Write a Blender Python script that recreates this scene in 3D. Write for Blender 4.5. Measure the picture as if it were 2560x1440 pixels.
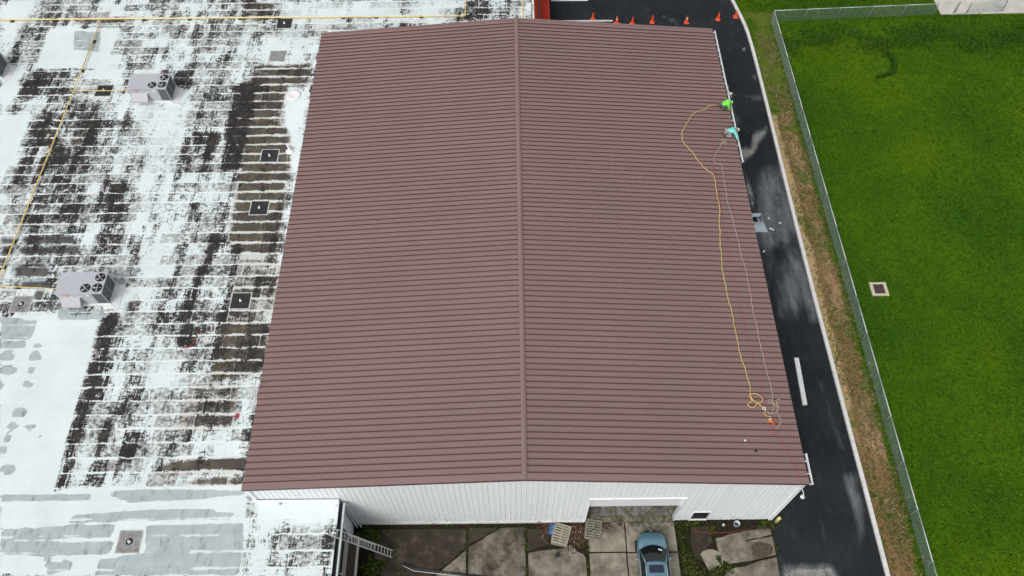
import bpy, bmesh, math, random
import numpy as np
from mathutils import Matrix, Vector, Euler

# ------------------------------------------------------------------ scene set-up
for o in list(bpy.data.objects): bpy.data.objects.remove(o)
SC = bpy.context.scene
COL = SC.collection
R = math.radians
rng = random.Random(11)
nrg = np.random.default_rng(5)

# camera: a drone 48.75 m up, looking 32 degrees off straight down
cam_d = bpy.data.cameras.new('camera'); cam = bpy.data.objects.new('camera', cam_d); COL.objects.link(cam)
cam_d.sensor_width = 36.0; cam_d.lens = 27.755; cam_d.clip_start = 0.5; cam_d.clip_end = 2000
cam.matrix_world = (Matrix.Translation((-0.563, -13.568, 48.75)) @ Matrix.Rotation(R(-0.005), 4, 'Z')
                    @ Matrix.Rotation(R(32.082), 4, 'X') @ Matrix.Rotation(R(-0.613), 4, 'Z'))
SC.camera = cam

# overcast sky and a weak, very soft sun
SUN_EL, SUN_AZ = 52.0, 216.0       # azimuth clockwise from +Y
wd = bpy.data.worlds.new('World'); SC.world = wd; wd.use_nodes = True
wn = wd.node_tree; wn.nodes.clear()
sky = wn.nodes.new('ShaderNodeTexSky'); sky.sky_type = 'NISHITA'; sky.sun_disc = False
sky.sun_elevation = R(SUN_EL); sky.sun_rotation = R(SUN_AZ)
sky.air_density = 1.0; sky.dust_density = 6.0; sky.ozone_density = 1.0
hs = wn.nodes.new('ShaderNodeHueSaturation'); hs.inputs['Saturation'].default_value = 0.28
bg = wn.nodes.new('ShaderNodeBackground'); bg.inputs['Strength'].default_value = 0.13
wo = wn.nodes.new('ShaderNodeOutputWorld')
wn.links.new(sky.outputs[0], hs.inputs['Color']); wn.links.new(hs.outputs[0], bg.inputs[0]); wn.links.new(bg.outputs[0], wo.inputs[0])
sl = bpy.data.lights.new('sun', 'SUN'); sl.energy = 1.2; sl.angle = R(28); sl.color = (1, .97, .93)
so = bpy.data.objects.new('sun', sl); COL.objects.link(so)
az = R(SUN_AZ); el = R(SUN_EL)
sdir = Vector((math.sin(az)*math.cos(el), math.cos(az)*math.cos(el), math.sin(el)))
so.rotation_euler = (-sdir).to_track_quat('-Z', 'Y').to_euler(); so.location = (0, 0, 60)
vs = SC.view_settings
vs.view_transform = 'Standard'; vs.look = 'None'; vs.gamma = 1; vs.use_curve_mapping = False
vs.exposure = 0.0

# ------------------------------------------------------------------ helpers
class MB:
    """collects shapes; build() links them as one mesh object"""
    def __init__(s): s.v = []; s.f = []; s.m = []; s.cur = 0
    def add(s, vs_, fs_):
        o = len(s.v); s.v += [tuple(v) for v in vs_]
        for f in fs_: s.f.append(tuple(i+o for i in f)); s.m.append(s.cur)
        return s
    def box(s, x0, x1, y0, y1, z0, z1):
        return s.add([(x0,y0,z0),(x1,y0,z0),(x1,y1,z0),(x0,y1,z0),(x0,y0,z1),(x1,y0,z1),(x1,y1,z1),(x0,y1,z1)],
              [(0,3,2,1),(4,5,6,7),(0,1,5,4),(1,2,6,5),(2,3,7,6),(3,0,4,7)])
    def bbox(s, x0, x1, y0, y1, z0, z1, b=.01):
        """box with bevelled upper edges"""
        v = [(x0,y0,z0),(x1,y0,z0),(x1,y1,z0),(x0,y1,z0),(x0,y0,z1-b),(x1,y0,z1-b),(x1,y1,z1-b),(x0,y1,z1-b),
             (x0+b,y0+b,z1),(x1-b,y0+b,z1),(x1-b,y1-b,z1),(x0+b,y1-b,z1)]
        return s.add(v, [(0,3,2,1),(8,9,10,11),(0,1,5,4),(1,2,6,5),(2,3,7,6),(3,0,4,7),(4,5,9,8),(5,6,10,9),(6,7,11,10),(7,4,8,11)])
    def bar(s, a, b, w, h, up=(0,0,1)):
        a = Vector(a); b = Vector(b); d = (b-a).normalized(); u = Vector(up)
        x = d.cross(u)
        if x.length < 1e-4: x = d.cross(Vector((1,0,0)))
        x.normalize(); u = x.cross(d)
        vs_ = []
        for p in (a, b):
            for i, j in ((-1,-1),(1,-1),(1,1),(-1,1)): vs_.append(p + x*(i*w/2) + u*(j*h/2))
        return s.add(vs_, [(0,1,2,3),(7,6,5,4),(0,4,5,1),(1,5,6,2),(2,6,7,3),(3,7,4,0)])
    def tube(s, pts, r, n=8, cap=True):
        pts = [Vector(p) for p in pts]; rs = r if isinstance(r, (list, tuple)) else [r]*len(pts)
        vs_ = []; fs_ = []; prev = None
        for k, p in enumerate(pts):
            d = (pts[min(k+1,len(pts)-1)] - pts[max(k-1,0)]).normalized()
            ref = prev if prev is not None else (Vector((0,0,1)) if abs(d.z) < .9 else Vector((1,0,0)))
            x = (ref - d*ref.dot(d))
            if x.length < 1e-5: x = d.orthogonal()
            x.normalize(); prev = x; y = d.cross(x)
            for i in range(n):
                a = 2*math.pi*i/n; vs_.append(p + x*(rs[k]*math.cos(a)) + y*(rs[k]*math.sin(a)))
        for k in range(len(pts)-1):
            for i in range(n):
                j = (i+1) % n; fs_.append((k*n+i, k*n+j, (k+1)*n+j, (k+1)*n+i))
        if cap: fs_ += [tuple(range(n-1,-1,-1)), tuple((len(pts)-1)*n+i for i in range(n))]
        return s.add(vs_, fs_)
    def lathe(s, prof, c=(0,0,0), n=14, closed=True):
        vs_ = []; fs_ = []
        for r, z in prof:
            for i in range(n):
                a = 2*math.pi*i/n; vs_.append((c[0]+r*math.cos(a), c[1]+r*math.sin(a), c[2]+z))
        for k in range(len(prof)-1):
            for i in range(n):
                j = (i+1) % n; fs_.append((k*n+i, k*n+j, (k+1)*n+j, (k+1)*n+i))
        if closed: fs_ += [tuple(range(n-1,-1,-1)), tuple((len(prof)-1)*n+i for i in range(n))]
        return s.add(vs_, fs_)
    def poly(s, pts, z0, z1):
        n = len(pts); vs_ = [(p[0],p[1],z0) for p in pts] + [(p[0],p[1],z1) for p in pts]
        fs_ = [tuple(range(n-1,-1,-1)), tuple(range(n,2*n))] + [(i,(i+1)%n,n+(i+1)%n,n+i) for i in range(n)]
        return s.add(vs_, fs_)
    def mesh(s, name, mats, smooth=False):
        me = bpy.data.meshes.new(name); me.from_pydata(s.v, [], s.f)
        for m in (mats if isinstance(mats, (list, tuple)) else [mats]): me.materials.append(m)
        if any(s.m): me.polygons.foreach_set('material_index', s.m)
        if smooth: me.polygons.foreach_set('use_smooth', [True]*len(me.polygons))
        me.update(); return me
    def build(s, name, mats, parent=None, smooth=False, loc=None, rot=None):
        return obj(name, s.mesh(name, mats, smooth), parent, loc, rot)

def obj(name, me, parent=None, loc=None, rot=None):
    o = bpy.data.objects.new(name, me); COL.objects.link(o)
    if parent is not None: o.parent = parent
    if loc is not None: o.location = loc
    if rot is not None: o.rotation_euler = rot
    return o
def empty(name, loc=(0,0,0), rz=0):
    o = bpy.data.objects.new(name, None); COL.objects.link(o); o.location = loc; o.rotation_euler = (0,0,rz); o.empty_display_size = .3; return o
def tag(o, label, cat=None, group=None, kind=None):
    if label: o['label'] = label
    if cat: o['category'] = cat
    if group: o['group'] = group
    if kind: o['kind'] = kind
    return o
def struct(o, label=None): o['kind'] = 'structure'; return tag(o, label) if label else o
def copy_tree(o, parent=None):
    c = o.copy(); COL.objects.link(c)
    if parent is not None: c.parent = parent
    for ch in o.children: copy_tree(ch, c)
    return c
def np_mesh(name, V, F, mat, smooth=False):
    V = np.asarray(V, np.float32); F = np.asarray(F, np.int32); k = F.shape[1]
    me = bpy.data.meshes.new(name); me.vertices.add(len(V)); me.vertices.foreach_set('co', V.ravel())
    me.loops.add(F.size); me.loops.foreach_set('vertex_index', F.ravel())
    me.polygons.add(len(F)); me.polygons.foreach_set('loop_start', np.arange(0, F.size, k, dtype=np.int32))
    if smooth: me.polygons.foreach_set('use_smooth', np.ones(len(F), bool))
    me.materials.append(mat); me.update(calc_edges=True); me.validate(); return me

# ------------------------------------------------------------------ node helper
class G:
    def __init__(s, name):
        s.mat = bpy.data.materials.new(name); s.mat.use_nodes = True; s.t = s.mat.node_tree; s.t.nodes.clear()
        s.out = s.t.nodes.new('ShaderNodeOutputMaterial'); s.b = s.t.nodes.new('ShaderNodeBsdfPrincipled')
        s.t.links.new(s.b.outputs[0], s.out.inputs[0]); s._pos = None
    def n(s, t): return s.t.nodes.new(t)
    def set(s, sock, v):
        if v is None: return
        if hasattr(v, 'is_linked') or isinstance(v, bpy.types.NodeSocket): s.t.links.new(v, sock)
        elif isinstance(v, (tuple, list)) and len(v) == 3 and sock.type == 'RGBA': sock.default_value = (*v, 1)
        else: sock.default_value = v
    @property
    def pos(s):
        if s._pos is None: s._pos = s.n('ShaderNodeNewGeometry').outputs['Position']
        return s._pos
    def objco(s): return s.n('ShaderNodeTexCoord').outputs['Object']
    def sep(s, v):
        q = s.n('ShaderNodeSeparateXYZ'); s.set(q.inputs[0], v); return q.outputs
    def comb(s, x, y, z=0.0):
        q = s.n('ShaderNodeCombineXYZ'); s.set(q.inputs[0], x); s.set(q.inputs[1], y); s.set(q.inputs[2], z); return q.outputs[0]
    def vmul(s, v, k):
        q = s.n('ShaderNodeVectorMath'); q.operation = 'MULTIPLY'; s.set(q.inputs[0], v); q.inputs[1].default_value = k; return q.outputs[0]
    def vadd(s, v, w):
        q = s.n('ShaderNodeVectorMath'); q.operation = 'ADD'; s.set(q.inputs[0], v); s.set(q.inputs[1], w); return q.outputs[0]
    def noise(s, scale=1.0, detail=4, rough=.55, vec=None, k=None, dist=0.0):
        q = s.n('ShaderNodeTexNoise'); q.inputs['Scale'].default_value = scale; q.inputs['Detail'].default_value = detail
        q.inputs['Roughness'].default_value = rough; q.inputs['Distortion'].default_value = dist
        v = vec if vec is not None else s.pos
        if k is not None: v = s.vmul(v, k)
        s.set(q.inputs['Vector'], v); return q.outputs[0]
    def vor(s, scale, vec=None, out='Distance', feature='F1'):
        q = s.n('ShaderNodeTexVoronoi'); q.feature = feature; q.inputs['Scale'].default_value = scale
        s.set(q.inputs['Vector'], vec if vec is not None else s.pos); return q.outputs[out]
    def white(s, vec):
        q = s.n('ShaderNodeTexWhiteNoise'); q.noise_dimensions = '3D'; s.set(q.inputs['Vector'], vec); return q.outputs['Value']
    def m(s, op, a, b=None, c=None):
        q = s.n('ShaderNodeMath'); q.operation = op
        s.set(q.inputs[0], a); s.set(q.inputs[1], b); s.set(q.inputs[2], c); return q.outputs[0]
    def add(s, *a):
        r = a[0]
        for b in a[1:]: r = s.m('ADD', r, b)
        return r
    def mul(s, a, b): return s.m('MULTIPLY', a, b)
    def step(s, v, lo, hi):
        q = s.n('ShaderNodeMapRange'); q.interpolation_type = 'SMOOTHSTEP'; s.set(q.inputs[0], v)
        s.set(q.inputs[1], lo); s.set(q.inputs[2], hi); return q.outputs[0]
    def mix(s, f, a, b):
        q = s.n('ShaderNodeMix'); q.data_type = 'RGBA'; s.set(q.inputs[0], f); s.set(q.inputs[6], a); s.set(q.inputs[7], b); return q.outputs[2]
    def ramp(s, f, stops):
        q = s.n('ShaderNodeValToRGB'); s.set(q.inputs[0], f); e = q.color_ramp.elements
        while len(e) < len(stops): e.new(.5)
        for i, (p, c) in enumerate(stops): e[i].position = p; e[i].color = (*c, 1)
        return q.outputs[0]
    def attr(s, name, out='Fac'):
        q = s.n('ShaderNodeAttribute'); q.attribute_name = name; return q.outputs[out]
    def rnd(s): return s.n('ShaderNodeObjectInfo').outputs['Random']
    def island(s): return s.n('ShaderNodeNewGeometry').outputs['Random Per Island']
    def bump(s, h, strength=.3, dist=.02):
        q = s.n('ShaderNodeBump'); q.inputs['Strength'].default_value = strength; q.inputs['Distance'].default_value = dist
        s.set(q.inputs['Height'], h); s.t.links.new(q.outputs[0], s.b.inputs['Normal'])
    def fin(s, color, rough=.6, metal=0.0, spec=.5):
        s.set(s.b.inputs['Base Color'], color); s.set(s.b.inputs['Roughness'], rough); s.set(s.b.inputs['Metallic'], metal)
        s.set(s.b.inputs['Specular IOR Level'], spec); return s.mat

def simple(name, c, rough=.6, metal=0.0, var=.12, scale=6.0, bump=0.0, spec=.5, dirt=None):
    """base colour with grain (and optional dirt blotches)"""
    g = G(name); n = g.noise(scale, 5, .6)
    a = tuple(min(1, x*(1-var)) for x in c); b = tuple(min(1, x*(1+var)) for x in c)
    col = g.ramp(n, [(.3, a), (.7, b)])
    if dirt: col = g.mix(g.mul(g.step(g.noise(1.7, 6, .65), .52, .72), dirt[1]), col, dirt[0])
    if bump: g.bump(n, bump, .01)
    return g.fin(col, rough, metal, spec)
# ------------------------------------------------------------------ materials
def mat_brown():
    g = G('brown_metal_sheet')
    big = g.noise(.16, 3, .5); mid = g.noise(1.0, 4, .6, k=(.5, 2.0, 1)); fine = g.noise(9, 3, .6, k=(.25, 1, 1))
    c = g.ramp(big, [(.35, (.216,.146,.139)), (.65, (.240,.154,.148))])
    c = g.mix(g.mul(g.step(mid, .45, .7), .35), c, (.212,.158,.149))
    c = g.mix(g.mul(g.rnd(), .22), c, (.19,.126,.12))
    c = g.mix(g.mul(g.step(fine, .55, .8), .16), c, (.26,.2,.19))
    g.bump(g.noise(2.2, 2, .5, k=(.4, 1, 1)), .08, .01)
    return g.fin(c, g.add(.42, g.mul(mid, .16)), 0, .4)
def mat_wall():
    g = G('white_wall_sheet'); x, y, z = g.sep(g.pos)
    n = g.noise(1.2, 5, .65, k=(2.5, 1, .45))
    c = g.ramp(n, [(.3, (.75,.80,.825)), (.7, (.82,.865,.885))])
    c = g.mix(g.mul(g.rnd(), .14), c, (.66,.69,.71))
    low = g.m('SUBTRACT', 1.0, g.step(z, .2, 2.2))                    # splash-back grime near the ground
    grime = g.mul(low, g.step(g.noise(1.6, 6, .7, k=(3, 1, .7)), .5, .75))
    c = g.mix(g.mul(grime, .75), c, (.22,.21,.17))
    rust = g.step(g.noise(2.6, 5, .7, k=(4, 1, .5)), .7, .82)
    c = g.mix(g.mul(rust, .3), c, (.35,.3,.24))
    return g.fin(c, .5)
def mat_flatroof():
    g = G('weathered_white_roof_coating'); x, y, z = g.sep(g.pos)
    D = g.attr('D'); Bm = g.attr('B'); Gm = g.attr('G')
    wx = g.mul(g.m('SUBTRACT', g.noise(2.6, 4, .6), .5), .22); wy = g.mul(g.m('SUBTRACT', g.noise(2.1, 4, .6, vec=g.vadd(g.pos, (7.0, 3.0, 0.0))), .5), .16)
    xx = g.add(x, wx); yy = g.add(y, wy)
    row = g.m('DIVIDE', g.m('SUBTRACT', yy, 0.788), ROW)
    v = g.m('FRACT', row); rid = g.m('FLOOR', row)
    wob = g.m('SUBTRACT', g.noise(1.0, 5, .65, vec=g.comb(g.mul(x, 1.6), g.mul(rid, 7.3), 0.0)), .5)
    dv = g.mul(g.m('MINIMUM', v, g.m('SUBTRACT', 1.0, v)), ROW)
    fade = g.m('SUBTRACT', g.noise(1.0, 3, .6, vec=g.comb(g.mul(x, .35), g.mul(rid, 3.1), 4.0)), .5)
    dl = g.add(dv, g.mul(wob, .34), g.mul(fade, .30), g.mul(g.m('SUBTRACT', g.noise(9, 4, .7), .5), .16))
    lap = g.m('SUBTRACT', 1.0, g.step(dl, .045, .13))
    thin = g.m('SUBTRACT', 1.0, g.step(g.add(dv, g.mul(wob, .16), g.mul(fade, .26)), .02, .075))
    # sheet-by-sheet variation (joints staggered) and runs along the laying direction
    cx = g.add(g.m('DIVIDE', xx, 2.3), g.white(g.comb(rid, 2.0, 1.0)))
    cell = g.white(g.comb(g.m('FLOOR', cx), rid, 3.0)); cellf = g.white(g.comb(g.m('FLOOR', cx), rid, 17.0))
    cx2 = g.add(g.m('DIVIDE', xx, .62), g.mul(cell, .7)); cell2 = g.white(g.comb(g.m('FLOOR', cx2), rid, 9.0))
    col3 = g.white(g.comb(g.m('FLOOR', g.m('DIVIDE', xx, .46)), g.m('FLOOR', g.add(g.m('DIVIDE', rid, 3.0), g.mul(g.m('FLOOR', g.m('DIVIDE', xx, .46)), .37))), 5.0))
    n1 = g.noise(.6, 3, .6); nh = g.noise(1.0, 5, .66, k=(2.0, 8.5, 1)); nv = g.noise(1.0, 5, .66, k=(9.5, 1.5, 1)); n4 = g.noise(12, 4, .7); n5 = g.noise(4.2, 4, .65)
    hatch = g.m('MAXIMUM', nh, nv)
    run = g.noise(1.0, 2, .5, vec=g.comb(g.mul(x, .8), g.mul(y, .07), 2.0))
    C = lambda t, k, m=.5: g.mul(g.m('SUBTRACT', t, m), k)
    sc = g.add(D, C(cell, .22), C(cell2, .16), C(col3, .30), C(n1, .9), C(hatch, 2.0, .58), C(n4, .75), C(n5, .65), C(run, 1.0), g.mul(g.mul(thin, g.step(g.noise(1.1, 3, .6), .38, .56)), -.45))
    u = g.m('FRACT', cx); seam = g.m('LESS_THAN', g.m('MINIMUM', u, g.m('SUBTRACT', 1.0, u)), .016)
    sc = g.add(sc, g.mul(seam, -.2))
    sc = g.m('SUBTRACT', sc, g.mul(g.step(D, .18, .04), .6))
    soft = g.mul(g.step(g.noise(.9, 2, .5, vec=g.vadd(g.pos, (31.0, 5.0, 0.0))), .4, .65), .16)
    black = g.step(sc, g.m('SUBTRACT', .45, soft), g.add(.55, soft))
    half = g.step(sc, .2, .52)
    # colours
    w = g.ramp(g.noise(.5, 6, .6), [(.3, (.615,.69,.70)), (.72, (.71,.785,.79))])
    w = g.mix(g.mul(g.step(g.noise(3.5, 6, .7, k=(1, .5, 1)), .5, .75), .2), w, (.5,.55,.56))
    w = g.mix(g.mul(thin, .18), w, (.80,.84,.84))
    c = g.mix(g.mul(half, .55), w, (.33,.345,.34))
    dirty = g.step(D, .2, .42)
    film = g.mul(g.mul(g.step(cellf, .48, .52), dirty), g.mul(g.step(g.add(n5, g.mul(n1, .5)), .55, .9), g.m('SUBTRACT', 1.0, thin)))
    c = g.mix(g.mul(film, .85), c, g.ramp(g.noise(1.2, 5, .6, k=(2, .6, 1)), [(.3, (.085,.082,.075)), (.7, (.25,.25,.235))]))
    # grey wet film
    gn = g.add(Gm, C(g.noise(1.7, 5, .55), .55))
    wet = g.step(gn, .40, .46)
    wetc = g.mix(g.step(Gm, .74, .95), g.ramp(g.noise(1.1, 6, .65), [(.3, (.35,.41,.425)), (.7, (.45,.51,.525))]), g.ramp(g.noise(1.3, 6, .7), [(.3, (.06,.06,.057)), (.7, (.15,.15,.145))]))
    wetc = g.mix(g.mul(g.step(g.noise(2.0, 6, .7, k=(1.6, .5, 1)), .50, .70), .6), wetc, (.17,.155,.13))
    wetc = g.mix(g.mul(g.mul(thin, g.step(g.noise(.7, 4, .6), .45, .58)), .85), wetc, (.68,.74,.75))
    c = g.mix(wet, c, wetc)
    # brown silt lying between the laps
    bn = g.add(Bm, C(g.noise(1.0, 5, .62, k=(.7, 1.5, 1)), 1.3), C(n4, .5), C(n5, .6), C(cell, .2), g.mul(lap, -.78), g.mul(seam, -.2))
    silt = g.step(bn, .34, .72)
    siltc = g.ramp(g.noise(1.1, 6, .68), [(.28, (.026,.022,.017)), (.5, (.055,.043,.029)), (.75, (.13,.105,.07))])
    c = g.mix(g.mul(g.step(Bm, .2, .6), .55), c, g.ramp(n5, [(.3, (.40,.375,.33)), (.7, (.66,.65,.61))]))
    c = g.mix(g.mul(silt, .94), c, siltc)
    blackc = g.ramp(g.noise(1.6, 5, .6), [(.3, (.014,.015,.016)), (.55, (.034,.031,.029)), (.75, (.075,.065,.055))])
    c = g.mix(black, c, blackc)
    g.bump(g.add(g.mul(black, -.5), g.mul(n4, .5)), .35, .01)
    return g.fin(c, g.m('SUBTRACT', .75, g.mul(wet, .3)), 0, .2)
def mat_asphalt():
    g = G('asphalt'); S = g.attr('S')
    n = g.noise(.35, 5, .6); f = g.noise(42, 3, .7); m_ = g.noise(1.9, 6, .66, k=(1, .35, 1)); wsh = g.noise(.9, 5, .6, k=(1, .22, 1), dist=.1)
    c = g.ramp(n, [(.3, (.0125,.0155,.018)), (.7, (.022,.026,.029))])
    c = g.mix(g.mul(g.step(m_, .5, .8), .45), c, (.055,.060,.064))
    # thin dried wash, then real silt where it is thickest
    wash = g.mul(g.step(g.add(S, g.mul(g.m('SUBTRACT', wsh, .5), 1.2), g.mul(g.m('SUBTRACT', m_, .5), .6)), .05, .85), g.step(S, .04, .25))
    c = g.mix(g.mul(wash, .85), c, g.ramp(wsh, [(.3, (.055,.066,.076)), (.7, (.185,.20,.205))]))
    s = g.add(S, g.mul(g.m('SUBTRACT', g.noise(1.3, 6, .65), .5), 1.1))
    s2 = g.add(s, g.mul(g.m('SUBTRACT', g.noise(6, 5, .7), .5), .7)); pale = g.mul(g.step(s2, .66, .80), g.step(S, .5, .8))
    c = g.mix(g.mul(pale, .85), c, g.ramp(g.noise(2.2, 6, .72), [(.3, (.12,.12,.105)), (.7, (.36,.345,.30))]))
    c = g.mix(g.mul(g.step(f, .64, .74), .3), c, (.075,.078,.08))
    crack = g.m('LESS_THAN', g.vor(.22, vec=g.vadd(g.pos, g.mul(g.noise(1.5, 4, .6), 1.6)), feature='DISTANCE_TO_EDGE'), .004)
    c = g.mix(g.mul(crack, .5), c, (.008,.008,.009))
    g.bump(f, .25, .01)
    return g.fin(c, g.add(.42, g.mul(n, .2), g.mul(pale, .25)), 0, g.add(.16, g.mul(wash, .25)))
def grass_color(g, rndn=None):
    a = g.noise(.11, 3, .55); b = g.noise(1.1, 5, .65); f = g.noise(9, 4, .7)
    c = g.ramp(g.add(g.mul(a, .95), g.mul(b, .22), -.06), [(.34, (.024,.078,.005)), (.52, (.040,.106,.004)), (.70, (.068,.140,.004))])
    c = g.mix(g.mul(g.step(f, .42, .75), .4), c, (.10,.175,.012))
    c = g.mix(g.mul(g.step(g.noise(5.5, 4, .6), .6, .75), .45), c, (.012,.045,.006))
    if rndn is not None:
        c = g.mix(g.mul(g.step(rndn, .55, 1.0), .38), c, (.10,.19,.016)); c = g.mix(g.mul(g.step(rndn, .4, .0), .3), c, (.014,.050,.004))
    return c
def mat_lawn():
    g = G('lawn_ground'); c = grass_color(g); g.bump(g.noise(14, 4, .7), .7, .05); return g.fin(c, .9, 0, .04)
def mat_blades():
    g = G('grass_blades'); c = grass_color(g, g.island()); g.set(g.b.inputs['Subsurface Weight'], 0.0); return g.fin(c, .8, 0, .05)
def mat_talldark():
    g = G('tall_grass_blades'); i = g.island()
    c = g.ramp(i, [(0, (.016,.052,.006)), (.6, (.030,.080,.007)), (1, (.07,.14,.018))]); return g.fin(c, .8, 0, .05)
def mat_weed():
    g = G('weed_leaves'); c = g.ramp(g.island(), [(0, (.010,.018,.005)), (.55, (.025,.042,.008)), (.85, (.06,.085,.014)), (1, (.15,.14,.04))]); return g.fin(c, .8, 0, .05)
def mat_drygrass():
    g = G('dry_grass'); c = g.ramp(g.island(), [(0, (.06,.075,.02)), (.45, (.13,.12,.045)), (.8, (.24,.18,.09)), (1, (.34,.27,.15))]); return g.fin(c, .8, 0, .2)
def mat_leaves():
    g = G('dead_leaves'); c = g.ramp(g.island(), [(0, (.02,.013,.010)), (.5, (.06,.032,.022)), (.85, (.13,.075,.045)), (.97, (.22,.16,.10)), (1, (.42,.38,.33))]); return g.fin(c, .75, 0, .2)
def mat_verge():
    g = G('verge_earth'); x, y, z = g.sep(g.pos)
    w = g.noise(.7, 6, .68); f = g.noise(7, 6, .72); big = g.noise(.42, 4, .6, k=(1, .6, 1))
    t = g.add(x, g.mul(g.m('SUBTRACT', w, .5), 1.1))
    c = g.ramp(f, [(.25, (.070,.042,.018)), (.5, (.165,.105,.048)), (.75, (.29,.20,.105))])
    # sandy gutter along the kerb for the middle stretch
    sand = g.mul(g.step(t, 22.05, 21.75), g.mul(g.step(y, 3.0, 9.0), g.step(y, 38.0, 33.0)))
    sand = g.mul(sand, g.step(g.add(w, g.mul(f, .5)), .5, .75))
    c = g.mix(g.mul(sand, .9), c, g.ramp(f, [(.3, (.30,.215,.10)), (.7, (.46,.35,.19))]))
    bare = g.mul(g.step(t, 22.1, 22.6), g.step(big, .46, .56))
    c = g.mix(g.mul(bare, .85), c, g.ramp(f, [(.3, (.20,.125,.068)), (.7, (.40,.265,.155))]))
    gr = g.step(g.add(g.mul(big, .8), g.mul(w, .6), g.mul(g.step(y, 30, 42), .45), g.mul(g.step(t, 23.0, 23.7), .55), g.mul(g.m('SUBTRACT', g.noise(.5, 4, .6), .5), 1.1)), .76, .98)
    c = g.mix(gr, c, g.ramp(f, [(.3, (.040,.072,.010)), (.7, (.13,.165,.02))]))
    g.bump(f, .6, .05)
    return g.fin(c, .9, 0, .2)
def mat_concrete(name, c0, c1, damp=.5, scale=1.0):
    g = G(name); n = g.noise(.9*scale, 7, .68); f = g.noise(18, 4, .7); x, y, z = g.sep(g.pos)
    c = g.ramp(n, [(.36, c0), (.64, c1)])
    c = g.mix(g.mul(g.step(g.noise(5.5, 5, .7), .55, .75), .45), c, tuple(k*.45 for k in c0))
    c = g.mix(g.mul(g.step(f, .55, .75), .3), c, tuple(k*1.35 for k in c1))
    st = g.step(g.add(g.noise(.62, 6, .66), g.mul(g.attr('W'), .6)), .54, .76)
    c = g.mix(g.mul(st, damp), c, g.ramp(g.noise(1.3, 6, .7), [(.35, (.016,.013,.010)), (.55, (.040,.032,.023)), (.72, (.10,.085,.062))]))
    c = g.mix(g.mul(g.step(g.noise(2.3, 6, .7), .62, .75), .35), c, (.06,.055,.045))
    moss = g.mul(g.step(g.add(y, g.mul(g.m('SUBTRACT', n, .5), 1.6)), -.95, -.3), g.step(g.noise(3.1, 6, .7), .42, .62))
    c = g.mix(g.mul(moss, .75*(damp > .2)), c, g.ramp(f, [(.3, (.018,.020,.008)), (.7, (.06,.065,.022))]))
    g.bump(f, .2, .01)
    return g.fin(c, g.m('SUBTRACT', .85, g.mul(st, .15)), 0, .12)

ROW = 0.892
M = {}
M['brown'] = mat_brown(); M['wall'] = mat_wall(); M['flat'] = mat_flatroof(); M['asphalt'] = mat_asphalt(); M['lawn'] = mat_lawn()
M['blades'] = mat_blades(); M['tall'] = mat_talldark(); M['weed'] = mat_weed(); M['dry'] = mat_drygrass(); M['leaf'] = mat_leaves(); M['verge'] = mat_verge()
M['slab'] = mat_concrete('old_concrete', (.095,.084,.064), (.235,.215,.175), .95)
M['slab2'] = mat_concrete('apron_concrete', (.17,.155,.12), (.32,.295,.235), .45)
M['pad'] = mat_concrete('pale_concrete', (.42,.40,.36), (.56,.54,.50), .12)
M['floor'] = mat_concrete('shed_floor', (.14,.135,.12), (.27,.26,.24), .8)
M['earth'] = simple('damp_earth', (.022,.018,.012), .9, spec=.05, var=.4, scale=5, bump=.5)
M['kerb'] = simple('white_kerb', (.62,.62,.61), .7, var=.07, scale=3, bump=.1, dirt=((.3,.29,.26), .5))
M['white'] = simple('white_paint', (.74,.75,.76), .4, var=.04, scale=3)
M['gutterwhite'] = simple('white_gutter_metal', (.72,.74,.75), .4, var=.05, scale=4, dirt=((.4,.39,.36), .35))
M['trimdark'] = simple('dark_brown_trim', (.085,.048,.045), .5, var=.1)
M['seam'] = simple('seam_fold_painted_shade', (.078,.046,.043), .6, var=.12, scale=3, spec=.15)  # browner than the sheet: the shade of the ribs painted into the folds
M['border'] = simple('chipped_white_coating', (.52,.53,.51), .75, var=.2, scale=6, dirt=((.10,.085,.065), .8), spec=.2)
M['plinth'] = simple('stained_plinth', (.56,.56,.53), .8, var=.15, scale=2, dirt=((.16,.15,.11), .8), spec=.2)
M['patch'] = simple('brown_asphalt_patch', (.072,.062,.045), .9, var=.35, scale=7, bump=.3, spec=.1)
M['black'] = simple('black_membrane', (.020,.020,.021), .65, var=.4, scale=3, dirt=((.07,.065,.055), .6))
M['blackmetal'] = simple('black_metal', (.014,.015,.017), .45, var=.3, scale=8)
M['sumpgrey'] = simple('grey_sump', (.24,.25,.245), .7, var=.3, scale=4, dirt=((.09,.08,.07), .8))
M['galv'] = simple('galvanised_steel', (.50,.55,.56), .5, .15, var=.1, scale=9)
M['wire'] = simple('galvanised_wire', (.26,.34,.33), .6, .1, var=.1)
M['alu'] = simple('aluminium', (.66,.67,.68), .45, .15, var=.08, scale=12)
M['unit'] = simple('grey_cabinet', (.43,.455,.49), .5, var=.03, scale=1.5)
M['unit2'] = simple('mauve_grey_hood', (.40,.39,.43), .5, var=.03, scale=1.5)
M['coil'] = simple('condenser_coil', (.10,.115,.115), .6, .2, var=.25, scale=30)
M['fan'] = simple('fan_blade', (.35,.36,.38), .5, var=.1)
M['dark'] = simple('dark_void', (.008,.009,.010), .7, var=.2)
M['yellowpipe'] = simple('yellow_gas_pipe', (.88,.66,.20), .5, var=.12, scale=5)
M['redsheet'] = simple('red_metal_sheet', (.52,.045,.022), .45, var=.1, scale=2)
M['badge'] = simple('red_badge', (.60,.05,.06), .4, var=.02)
M['cone'] = simple('orange_cone', (.85,.085,.02), .5, var=.08)
M['conebase'] = simple('orange_base', (.82,.13,.05), .55, var=.08)
M['reflect'] = simple('white_band', (.7,.7,.7), .4, var=.03)
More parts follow.
